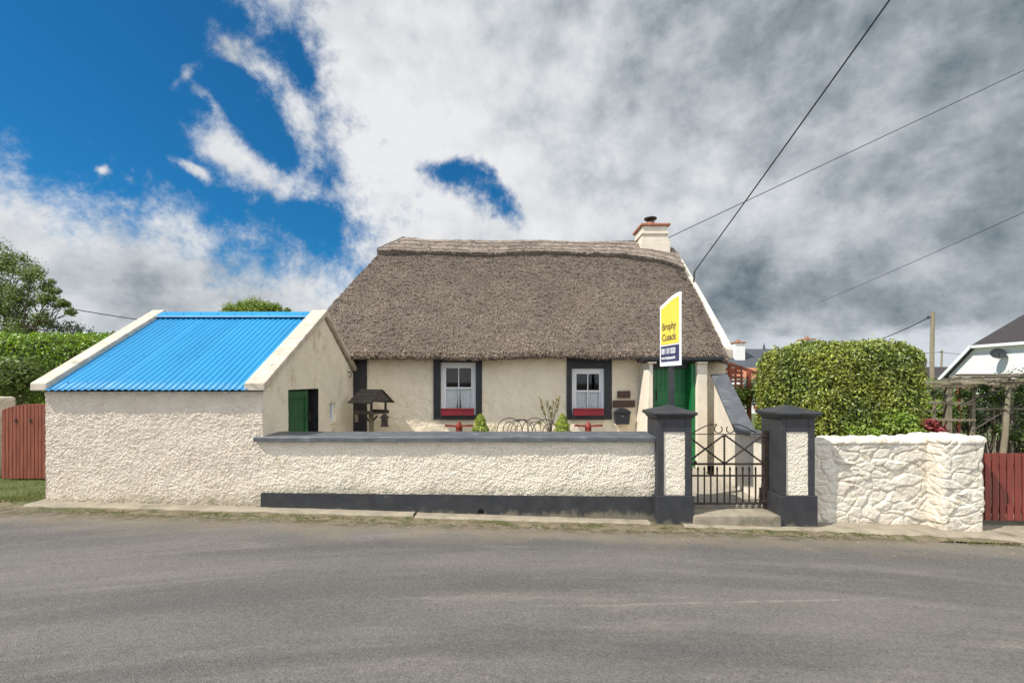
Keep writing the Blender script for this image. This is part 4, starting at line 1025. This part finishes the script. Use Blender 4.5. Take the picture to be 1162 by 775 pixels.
# rustic pergola right
pg = empty('rustic_pergola', (8.6, 8.7, -.1), 'weathered grey rustic timber pergola with an arched top and lattice bays', 'pergola')
py_ = 8.5
def pz(py, Y=py_): return H-(py-432)/F*Y
def pxx(px, Y=py_): return (px-581)/F*Y
for (px, w, top) in ((1046,.06,437),(1075,.10,438),(1103,.07,440),(1147,.06,438),(1172,.08,436),(1205,.08,436)):
    mk('post', MB().bar((pxx(px),py_,gz(8)-.1),(pxx(px),py_,pz(top)),w,w,up=(0,1,0)), M['greywood'], pg, bev=.01)
for (py, a, b, th0) in ((438,1040,1215,.055),(456.5,1052,1104,.05),(476,1050,1104,.05),(464,1104,1215,.04),(488,1118,1215,.09)):
    mk('rail', MB().bar((pxx(a),py_-.04,pz(py)),(pxx(b),py_-.05,pz(py+R.uniform(-1,2))),.03,th0), M['greywood'], pg, bev=.006)
mk('post', MB().tube([(pxx(1114),py_-.3,-.1),(pxx(1121),py_-.3,.9),(pxx(1128),py_-.25,pz(437))], [.05,.045,.035], 8), M['greywood'], pg)
mk('post', MB().tube([(pxx(1096),py_+.2,-.1),(pxx(1100),py_+.2,1.0),(pxx(1106),py_+.2,pz(441)),(pxx(1114),py_+.1,pz(432))], [.035,.035,.03,.025], 7), M['greywood'], pg)
for px in (1061,1089,1128,1138,1186): mk('lattice_post', MB().bar((pxx(px),py_+.03,-.2),(pxx(px)+.02,py_+.03,pz(440)),.035,.035,up=(0,1,0)), M['greywood'] if px != 1089 else M['redtrellis'], pg)
for py, a, b in ((448,1104,1215),(466,1050,1104),(476,1104,1170),(447,1052,1104)): mk('lattice_rail', MB().bar((pxx(a),py_+.06,pz(py)),(pxx(b),py_+.06,pz(py+1)),.02,.035), M['greywood'], pg)
for j, yy in enumerate((py_-.35, py_+.1, py_+.6)):      # arched hoops of bent sticks
    pts = [(pxx(1100)+(pxx(1168)-pxx(1100))*k/12, yy, pz(437)+.17*math.sin(math.pi*k/12)) for k in range(13)]
    mk('arch_rib', MB().tube(pts, .018, 6), M['greywood'], pg)
for k in range(13):
    x = pxx(1100)+(pxx(1168)-pxx(1100))*k/12; z = pz(437)+.17*math.sin(math.pi*k/12)+.02
    mk('roof_stick', MB().tube([(x+R.uniform(-.05,.05),py_-.5,z),(x+R.uniform(-.05,.05),py_+.8,z+R.uniform(-.03,.03))], .014, 5), M['darkwood'] if k % 2 else M['greywood'], pg)
for k in range(8):
    a = pxx(1040)+R.uniform(0,1.0); mk('roof_stick', MB().tube([(a,py_-.1-R.uniform(0,.25),pz(437)+.03+R.uniform(-.02,.05)),(a+R.uniform(.9,1.7),py_-R.uniform(0,.3),pz(437)+.03+R.uniform(-.02,.05))], .013, 5), M['greywood'], pg)
for (x0_, z0_, x1_, z1_) in ((1085,459,1135,440),(1096,488,1152,458),(1108,470,1160,505),(1120,445,1150,492)):
    mk('branch', MB().tube([(pxx(x0_),py_-.12,pz(z0_)),(pxx((x0_+x1_)/2),py_-.14,pz((z0_+z1_)/2)+.05),(pxx(x1_),py_-.12,pz(z1_))], .014, 5), M['darkwood'], pg)
cl = empty('climbing_plant', (pxx(1140), py_, -.1), 'leafy green climber tangled through the right half of the pergola', 'climber')
mb = MB(); lf = MB()
for (px, py, r, n) in ((1135,450,.16,380),(1150,470,.22,650),(1148,492,.20,500),(1160,455,.22,500),(1128,486,.14,260),(1112,474,.12,200),(1163,505,.25,500),(1120,452,.10,160),(1175,480,.3,600),(1100,500,.12,180),(1064,446,.12,180),(1092,446,.12,200),(1084,468,.14,220),(1058,486,.16,260),(1110,440,.12,220),(1155,441,.14,260),(1132,438,.12,160),(1185,450,.3,500)):
    c = (pxx(px), py_+R.uniform(-.1,.15), pz(py)); clump_leaves(lf, c, r, n, .05, .6, shell=.1)
    mb.tube([(pxx(1140),py_,-.1),(pxx((px+1140)/2),py_+.05,.6),c], [.016,.012,.005], 5)
mk('stem', mb, M['bark'], cl); mk('leaves', lf, M['climber'], cl)

# ------------------------------------------------------------------ trees
def tree(name, base, h, crown, n, size, m, label, r0=.15):
    o = empty(name, base, label, 'tree'); b = Vector(base); mb = MB(); lf = MB()
    top = b+Vector((0,0,h*.55)); limb(mb, b, top, r0, r0*.5, 7, .03)
    for (c, r, k) in crown:
        c = Vector(c); s = b.lerp(top, R.uniform(.6,1)); limb(mb, s, c, r0*.35, r0*.06, 6, .08)
        for q in range(5): e = c+rv()*r*.7; limb(mb, c.lerp(s,.2), e, r0*.08, r0*.02, 4, .1)
        nsub = 7; 
        for q in range(nsub):
            d = rv(); cc = c+Vector((d.x*r*.62,d.y*r*.62,d.z*r*.5)); clump_leaves(lf, cc, r*R.uniform(.4,.75), int(n*k/nsub*.5), size, .45, .9, shell=0)
    mk('trunk', mb, M['bark'], o); mk('crown', lf, m, o)
TB = (-14.9,14,.2)
def at(px, py, Y): return W(px, py, Y)
tree('broadleaf_tree', (-15.2,14,.3), 5, [(at(20,300,14),.5,.8),(at(0,290,14),.5,.8),(at(-5,315,14.3),.7,1.1),(at(38,312,13.6),.35,.6),(at(52,322,13.5),.28,.4),(at(28,335,14),.5,.8),(at(10,340,14),.6,.9),(at(58,342,13.4),.30,.5),(at(5,362,14),.8,1.3),(at(46,362,13.8),.36,.5),(at(70,346,13.3),.20,.35),(at(80,354,13.3),.14,.2),(at(-30,340,14.5),1.1,1.5),(at(20,378,13.7),.6,.9),(at(62,330,13.4),.16,.2)], 3300, .075, M['treeleaf'], 'airy broadleaf tree at the far left above the tall hedge', .10)
# drooping tips
tree('round_tree', (-16.6,30,0), 6.0, [(at(287,353,30),.9,1.3),(at(268,354,30),.75,1.1),(at(308,354,30),.75,1.1),(at(290,362,30),1.6,1.2),(at(322,355,30),.5,.7),(at(256,356,30),.45,.6),(at(298,350,30),.5,.7),(at(276,350,30),.5,.6)], 6500, .12, M['lime_leaf'], 'rounded tree crown showing just above the blue shed roof', .25)
tree('dark_tree', (-17.6,20,0), 4.0, [(at(78,374,20),.6,.8),(at(55,378,20),.8,1),(at(95,380,20),.5,.6),(at(30,380,20),.9,1)], 900, .12, M['darkleaf'], 'dark distant tree low over the left hedge top')

# ------------------------------------------------------------------ neighbouring houses
nb_ = empty('neighbour_house', (22, 40, -.2), 'low slate-roofed white house behind the big hedge with two chimneys', 'house')
zr = H+33/F*40
mb = MB().box(17.2,27.5,40.5,46,-.3,2.6); mk('wall', mb, M['farwhite'], nb_)
mb = MB(); a, b = 16.8, 27.8
mb.hexa([(a,39.9,2.35),(b,39.9,2.35),(b,43.2,zr+.3),(a,43.2,zr+.3),(a,39.9,2.5),(b,39.9,2.5),(b,43.2,zr+.45),(a,43.2,zr+.45)])
mb.hexa([(a,43.2,zr+.3),(b,43.2,zr+.3),(b,46.5,2.35),(a,46.5,2.35),(a,43.2,zr+.45),(b,43.2,zr+.45),(b,46.5,2.5),(a,46.5,2.5)])
rf = mk('roof', mb, M['slateroof'], nb_)
for px in (837.5, 915.5):
    x = (px-581)/F*42; zt2 = H+(45.5 if px < 850 else 49)/F*42; s = .44
    c = mk('chimney', MB().box(x-s,x+s,41.6,42.5,3.4,zt2-.25), M['farwhite'], nb_, loc=(x,42,3.4)); mk('crown', MB().box(x-s-.08,x+s+.08,41.5,42.6,zt2-.25,zt2-.14), M['terra'], c)
    mk('chimney_pot', MB().lathe((x,42,zt2-.1), [(.2,0),(.15,.12),(.17,.15)], 10), M['terra'], c)
mk('finial', MB().lathe(((867-581)/F*43.2,43.2,zr+.4), [(.12,0),(.1,.25),(.02,.6)], 8), M['slateroof'], rf)
an = empty('tiled_outbuilding', (15.5,28,-.2), 'low outbuilding with orange tiled roof glimpsed between trellis and hedge', 'outbuilding')
mk('wall', MB().box(13.9,16.8,28.3,31,-.3,1.9), M['farwhite'], an)
mk('roof', MB().hexa([(13.7,28,1.95),(17,28,1.95),(17,30,2.55),(13.7,30,2.55),(13.7,28,2.05),(17,28,2.05),(17,30,2.68),(13.7,30,2.68)]), M['terra'], an)
# right white house: gable end faces -X at x = 34.5
wh = empty('gabled_house', (34.5, 31, -.3), 'white gable-ended house with dark half-hipped roof at the right edge', 'house')
xw = 34.5; ze, zh = 2.33, 4.46; ya, yb = 36.6, 25.4; yh0, yh1 = 34.45, 27.55
mb = MB().add([(xw,ya,-.5),(xw,ya,ze),(xw,yh0,zh),(xw,yh1,zh),(xw,yb,ze),(xw,yb,-.5)], [(0,1,2,3,4,5)])
mb.box(xw,xw+12,yb,yb+.1,-.5,ze); mb.box(xw,xw+12,ya-.1,ya,-.5,ze)
mk('wall', mb, M['farwhite'], wh)
ap = (xw+2.3, 31, zh+3.3)
mb = MB(); o_ = .35
A0 = (xw-o_, yh0+.0, zh); A1 = (xw-o_, yh1, zh)
rr_ = (xw+12, 31, zh+3.3)
mb.add([A0, A1, ap], [(0,1,2)])
mb.add([(xw-o_,ya+.4,ze-.38),A0,ap,rr_,(xw+12,ya+.4,ze-.38)], [(0,1,2,3,4)])
mb.add([(xw-o_,yb-.4,ze-.38),A1,ap,rr_,(xw+12,yb-.4,ze-.38)], [(4,3,2,1,0)])
rf = mk('roof', mb, M['darkroof'], wh); rf.modifiers.new('solid', 'SOLIDIFY').thickness = .12
mb = MB().bar((xw-o_-.02,ya+.42,ze-.42),(xw-o_-.02,yh0,zh-.06),.05,.22,up=(0,0,1)); mk('barge_board', mb, M['farfascia'], wh)
mk('fascia', MB().bar((xw-o_-.02,yh0,zh-.10),(xw-o_-.02,yh1,zh-.10),.05,.20), M['farfascia'], wh)
mk('soffit', MB().box(xw-o_,xw,yh1,yh0,zh-.2,zh-.16), M['farfascia'], wh)
sd = empty('satellite_dish', (xw-.3,32.0,3.7), 'grey oval satellite dish on the white gable wall at right', 'satellite dish')
dp = Vector((xw-.55, 32.3, 3.75)); mb = MB()
axd = Vector((-.55,-.75,.35)).normalized(); u_ = axd.cross(Vector((0,0,1))).normalized(); v_ = u_.cross(axd)
mb.v.append(tuple(dp-axd*.12))
for j in range(1,5):
    for k in range(24):
        a = 2*math.pi*k/24; r = .42*j/4; mb.v.append(tuple(dp+u_*math.cos(a)*r+v_*math.sin(a)*r*.92-axd*.12*(1-(j/4)**2)))
mb.f += [(0,1+k,1+(k+1)%24) for k in range(24)]
for j in range(3):
    for k in range(24): mb.f.append((1+j*24+k,1+(j+1)*24+k,1+(j+1)*24+(k+1)%24,1+j*24+(k+1)%24))
mk('reflector', mb, M['dish'], sd); mk('bracket', MB().tube([tuple(dp-axd*.1),(xw-.1,32.2,3.5),(xw+.02,32.2,3.5)], .03, 6), M['dish'], sd)
mk('feed_arm', MB().tube([tuple(dp-v_*.45),tuple(dp+axd*.45-v_*.05)], .02, 5), M['dish'], sd)
gr = empty('garage', (46,50,-.3), 'low dark-roofed building beyond the pergola, left of the white gable', 'building')
zt3 = H+14/F*50
mk('wall', MB().box(43.3,52,50.4,56,-.4,2.2), M['farwhite'], gr)
mk('roof', MB().add([(42.6,50,2.0),(52.5,50,2.0),(51,53,zt3+.25),(44.9,53,zt3+.25),(42.6,56,2.0),(52.5,56,2.0)], [(0,1,2,3),(0,3,4),(1,5,2),(3,2,5,4),(0,4,5,1)]), M['darkroof'], gr)

# ------------------------------------------------------------------ poles and cables
def upole(px, pt, Y, r, label):
    x = (px-581)/F*Y; zt = H-(pt-432)/F*Y; o = empty('utility_pole', (x, Y, -.3), label, 'utility pole')
    mk('shaft', MB().tube([(x,Y,-.5),(x-.002*Y,Y,zt/2),(x,Y,zt)], [r,r*.9,r*.8], 10), M['pole'], o)
    mk('insulator', MB().bar((x-.28,Y,zt-.35),(x+.05,Y,zt-.3),.06,.06).lathe((x-.3,Y,zt-.45), [(.05,0),(.08,.08),(.03,.2)], 8), M['wire'], o)
    return Vector((x-.25, Y, zt-.35))
p1 = upole(1058.5, 354, 30, .14, 'near timber utility pole behind the pergola')
p2 = upole(1069, 397, 75, .16, 'small distant utility pole right of the nearer one')
def cable(a, b, sag, r, label, n=40):
    a = Vector(a); b = Vector(b)
    pts = [a.lerp(b, i/n)-Vector((0,0,sag*4*(i/n)*(1-i/n))) for i in range(n+1)]
    tag(mk('overhead_cable', MB().tube(pts, r, 5), M['wire'], loc=a), label, 'cable')
# to cottage right gable, from over the road
a = W(787.5, 308, 11.0); a = Vector((4.38, 11.1, H+124/F*11.1))
b = W(1008, 0, 6.5); b2 = a+(b-a)*1.6
cable(a, b2, .03, .013, 'thick dark cable rising steeply from the cottage gable')
br = empty('cable_bracket', a, 'dark cable bracket on the upper right gable slope', 'bracket'); mk('arm', MB().tube([a, a+Vector((-.02,0,-.25))], .02, 6), M['iron'], br)
a = Vector((4.05, 12.0, H+(432-270)/F*12.0)); b = W(1162, 80, 12); cable(a, a+(b-a)*1.7, .0, .010, 'thin cable running from the chimney to the upper right')
a = W(925, 345, 60); b = W(1162, 237, 30); cable(a, a+(b-a)*1.6, .25, .022, 'faint high cable crossing the grey clouds at far right')
b = W(960, 392, 60); cable(p1, b, .5, .035, 'cable sloping down left from the nearer utility pole')
b = W(860, 408, 95); cable(p2, b, .4, .04, 'faint low cable left of the distant pole')
a = W(165, 362, 22); b = W(30, 340, 20); cable(a+(a-b)*.3, b, .1, .02, 'thin cable between the left tree and the shed roof')
a = W(1162, 404, 70); cable(p2, a, .3, .035, 'faint low cable right of the distant pole')

# ------------------------------------------------------------------ world
w = bpy.data.worlds.new('World'); bpy.context.scene.world = w; w.use_nodes = True
nt = w.node_tree; n = nt.nodes; l = nt.links; bg = n['Background']
STR = .10; bg.inputs[1].default_value = STR
Ldir = Vector((.72,.33,-1)).normalized(); S = -Ldir
el = math.asin(S.z); az = math.atan2(S.x, S.y)
sky = n.new('ShaderNodeTexSky'); sky.sky_type = 'NISHITA'; sky.sun_disc = False; sky.sun_elevation = el; sky.sun_rotation = az
sky.altitude = 50; sky.air_density = 1.0; sky.dust_density = .4; sky.ozone_density = 2.5
def mth(op, a, bb=None, c=None, cl=False):
    x = n.new('ShaderNodeMath'); x.operation = op; x.use_clamp = cl
    for i, v in enumerate((a, bb, c)):
        if v is None: continue
        if hasattr(v, 'node'): l.new(v, x.inputs[i])
        else: x.inputs[i].default_value = v
    return x.outputs[0]
def rng(f, a, bb, c=0., d_=1.):
    r = n.new('ShaderNodeMapRange'); r.interpolation_type = 'SMOOTHSTEP'
    r.inputs[1].default_value = a; r.inputs[2].default_value = bb; r.inputs[3].default_value = c; r.inputs[4].default_value = d_
    l.new(f, r.inputs[0]); return r.outputs[0]
def mixc(f, a, bb):
    x = n.new('ShaderNodeMix'); x.data_type = 'RGBA'
    for s, v in ((x.inputs[0], f), (x.inputs[6], a), (x.inputs[7], bb)):
        if hasattr(v, 'node'): l.new(v, s)
        elif isinstance(v, (tuple, list)): s.default_value = (*v[:3], 1)
        else: s.default_value = v
    return x.outputs[2]
tc = n.new('ShaderNodeTexCoord'); D = tc.outputs['Generated']
sp = n.new('ShaderNodeSeparateXYZ'); l.new(D, sp.inputs[0])
# cloud-layer coordinates (perspective of a flat cloud deck)
den = mth('MAXIMUM', mth('ADD', sp.outputs[2], .22), .05)
cmb = n.new('ShaderNodeCombineXYZ'); l.new(mth('DIVIDE', sp.outputs[0], den), cmb.inputs[0]); l.new(mth('DIVIDE', sp.outputs[1], den), cmb.inputs[1])
P2 = cmb.outputs[0]
def nz(vec, sc, det=8, r=.6, dist=0., off=(0,0,0), stc=(1,1,1)):
    mp = n.new('ShaderNodeMapping'); mp.inputs['Location'].default_value = off; mp.inputs['Scale'].default_value = stc; l.new(vec, mp.inputs[0])
    t = n.new('ShaderNodeTexNoise'); t.inputs['Scale'].default_value = sc; t.inputs['Detail'].default_value = det; t.inputs['Roughness'].default_value = r
    t.inputs['Distortion'].default_value = dist; l.new(mp.outputs[0], t.inputs['Vector']); return t.outputs['Fac']
yy = mth('MAXIMUM', sp.outputs[1], .12)
U0 = mth('DIVIDE', sp.outputs[0], yy); V0 = mth('DIVIDE', sp.outputs[2], yy)
wa = nz(D, 3.0, 6, .6, 0, (3,1,2)); wb_ = nz(D, 3.0, 6, .6, 0, (9,5,1))
U = mth('ADD', U0, mth('MULTIPLY_ADD', wa, .24, -.12)); V = mth('ADD', V0, mth('MULTIPLY_ADD', wb_, .24, -.12))
def lin(a, b, c): return mth('ADD', mth('MULTIPLY', U, a), mth('MULTIPLY_ADD', V, b, c))
def px2(px, py): return ((px-581)/F, (432-py)/F)
def side_of(p, q):   # signed distance, positive to the right/below when walking p -> q downwards
    (x0_, y0_), (x1_, y1_) = px2(*p), px2(*q); dx, dy = x1_-x0_, y1_-y0_; L_ = math.hypot(dx, dy); a, b = -dy/L_, dx/L_
    return a, b, -(a*x0_+b*y0_)
f2 = lin(*side_of((300,0),(395,290)))                       # right cloud mass
a_, b_, c_ = side_of((0,212),(420,305)); f1 = lin(-a_ if b_ > 0 else a_, -b_ if b_ > 0 else b_, -c_ if b_ > 0 else c_)   # lower-left bank
def bump(p, q, r, amp):     # elongated gaussian along p-q
    (x0_, y0_), (x1_, y1_) = px2(*p), px2(*q); cx, cy = (x0_+x1_)/2, (y0_+y1_)/2; L_ = math.hypot(x1_-x0_, y1_-y0_)/2+r
    dx, dy = (x1_-x0_)/(2*(L_-r)+1e-6), (y1_-y0_)/(2*(L_-r)+1e-6)
    s = lin(dx/L_, dy/L_, -(dx*cx+dy*cy)/L_); t = lin(-dy/r, dx/r, (dy*cx-dx*cy)/r)
    e = mth('EXPONENT', mth('MULTIPLY', mth('ADD', mth('MULTIPLY', s, s), mth('MULTIPLY', t, t)), -1.))
    return mth('MULTIPLY', e, amp)
f = mth('SMOOTH_MAX', f1, f2, .05)
for bb in (bump((225,160),(300,212),.045,.24), bump((60,5),(130,30),.04,.30), bump((215,95),(250,150),.02,.16), bump((195,195),(235,210),.015,.2), bump((140,90),(230,120),.03,.10), bump((190,110),(235,75),.02,.12), bump((245,40),(300,90),.03,.20), bump((112,196),(116,200),.012,.25), bump((330,120),(340,170),.03,.12),
           bump((478,200),(575,250),.10,-.22), bump((490,198),(520,210),.035,-.18), bump((550,232),(588,258),.045,-.26), bump((330,60),(345,110),.03,-.16), bump((400,255),(300,250),.035,-.12), bump((560,315),(760,330),.09,.3), bump((450,60),(640,200),.2,.08)):
    f = mth('ADD', f, bb)
fb = nz(D, 5.0, 13, .70, .12, (1,7,3)); fb2 = nz(D, 15, 10, .68, .0, (6,2,3))
f = mth('ADD', f, mth('MULTIPLY_ADD', fb, .62, -.31)); f = mth('ADD', f, mth('MULTIPLY_ADD', fb2, .30, -.15))
mask = mth('POWER', rng(f, -.09, .11), 1.2)
# cloud shade: bright body, grey to the right and above
dl = (-.035,.01,.05)
rel = mth('SUBTRACT', nz(D, 5.0, 6, .62, .12, (1,7,3)), nz(D, 5.0, 6, .62, .12, (1+dl[0],7+dl[1],3+dl[2])))
rel2 = mth('SUBTRACT', nz(D, 11.0, 8, .6, .1, (3,7,3)), nz(D, 11.0, 8, .6, .1, (3-.02,7,3+.03)))
sh1 = nz(D, 3.0, 10, .56, .1, (4,4,8), (1,1,1.5)); sh2 = nz(D, 9.5, 11, .62, .1, (2,8,8), (1,1,1.7))
g = mth('MULTIPLY_ADD', rng(U0, -.28, .70), .34, .18)
g = mth('ADD', g, mth('MULTIPLY', rng(V0, .45, .95), mth('MULTIPLY', rng(U0, -.5, .1), .22)))
g = mth('ADD', g, mth('MULTIPLY_ADD', sh1, 1.0, -.5)); g = mth('ADD', g, mth('MULTIPLY_ADD', sh2, .5, -.25)); g = mth('SUBTRACT', g, mth('MULTIPLY', rel, .65)); g = mth('SUBTRACT', g, mth('MULTIPLY', rel2, .55))
def raw(px0, py0, px1, py1, r, amp):
    return bump((px0,py0),(px1,py1), r, amp)
for bb in (raw(800,355,1120,335,.09,.30), raw(1080,180,1160,260,.14,.10), raw(640,285,760,240,.12,-.14), raw(420,130,600,250,.15,-.12), raw(20,325,300,350,.08,.36), raw(850,240,900,260,.09,-.12), raw(850,30,1100,60,.2,.05)):
    g = mth('ADD', g, bb)
g = mth('MULTIPLY', g, rng(sp.outputs[1], -.35, .1, .25, 1.0))  # clouds behind the camera whitened, to lift the light on the shaded walls
ramp = n.new('ShaderNodeValToRGB'); cr = ramp.color_ramp; l.new(g, ramp.inputs[0])
cr.elements[0].position = -0.0; cr.elements[0].color = (.97,.98,1.0,1)
cr.elements[1].position = 1.0; cr.elements[1].color = (.085,.13,.165,1)
for p, c in ((.22,(.83,.86,.89)),(.46,(.59,.635,.68)),(.68,(.36,.41,.455)),(.88,(.20,.25,.29))):
    e = cr.elements.new(p); e.color = (*c, 1)
cl = ramp.outputs[0]
g_dummy = 0
# pale band just above the horizon at right
hb = mth('MULTIPLY', mth('SUBTRACT', 1, rng(mth('ADD', V0, mth('MULTIPLY_ADD', sh2, .16, -.08)), .075, .125)), rng(U0, .36, .62))
cl = mixc(mth('MULTIPLY', hb, .9), cl, (.80,.86,.92))
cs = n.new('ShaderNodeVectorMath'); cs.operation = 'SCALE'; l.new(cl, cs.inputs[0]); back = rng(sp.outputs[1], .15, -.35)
l.new(mth('MULTIPLY_ADD', back, (.72)/STR, .68/STR), cs.inputs[3])  # extra cloud radiance behind the camera, added as fill light
# blue: nishita, deepened
bl = n.new('ShaderNodeVectorMath'); bl.operation = 'MULTIPLY'; l.new(sky.outputs[0], bl.inputs[0]); bl.inputs[1].default_value = (.10,.56,.82)
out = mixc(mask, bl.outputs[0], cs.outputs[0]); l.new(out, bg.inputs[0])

# ------------------------------------------------------------------ sun, camera, view
sl = bpy.data.lights.new('sun', 'SUN'); sl.energy = 4.6; sl.angle = math.radians(.6); sl.color = (1.0,.95,.86)
so = bpy.data.objects.new('sun', sl); C.objects.link(so); so.rotation_euler = Ldir.to_track_quat('-Z','Y').to_euler(); so.location = (-10,-5,15)
cam = bpy.data.cameras.new('camera'); co = bpy.data.objects.new('camera', cam); C.objects.link(co)
co.location = (0,0,H); co.rotation_euler = (math.pi/2,0,0); cam.sensor_width = 36; cam.lens = F/1162*36; cam.shift_y = 44.5/1162; cam.clip_end = 3000; cam.clip_start = .05
sc = bpy.context.scene; sc.camera = co
sc.view_settings.view_transform = 'Standard'; sc.view_settings.look = 'None'; sc.view_settings.exposure = .33; sc.view_settings.gamma = 1
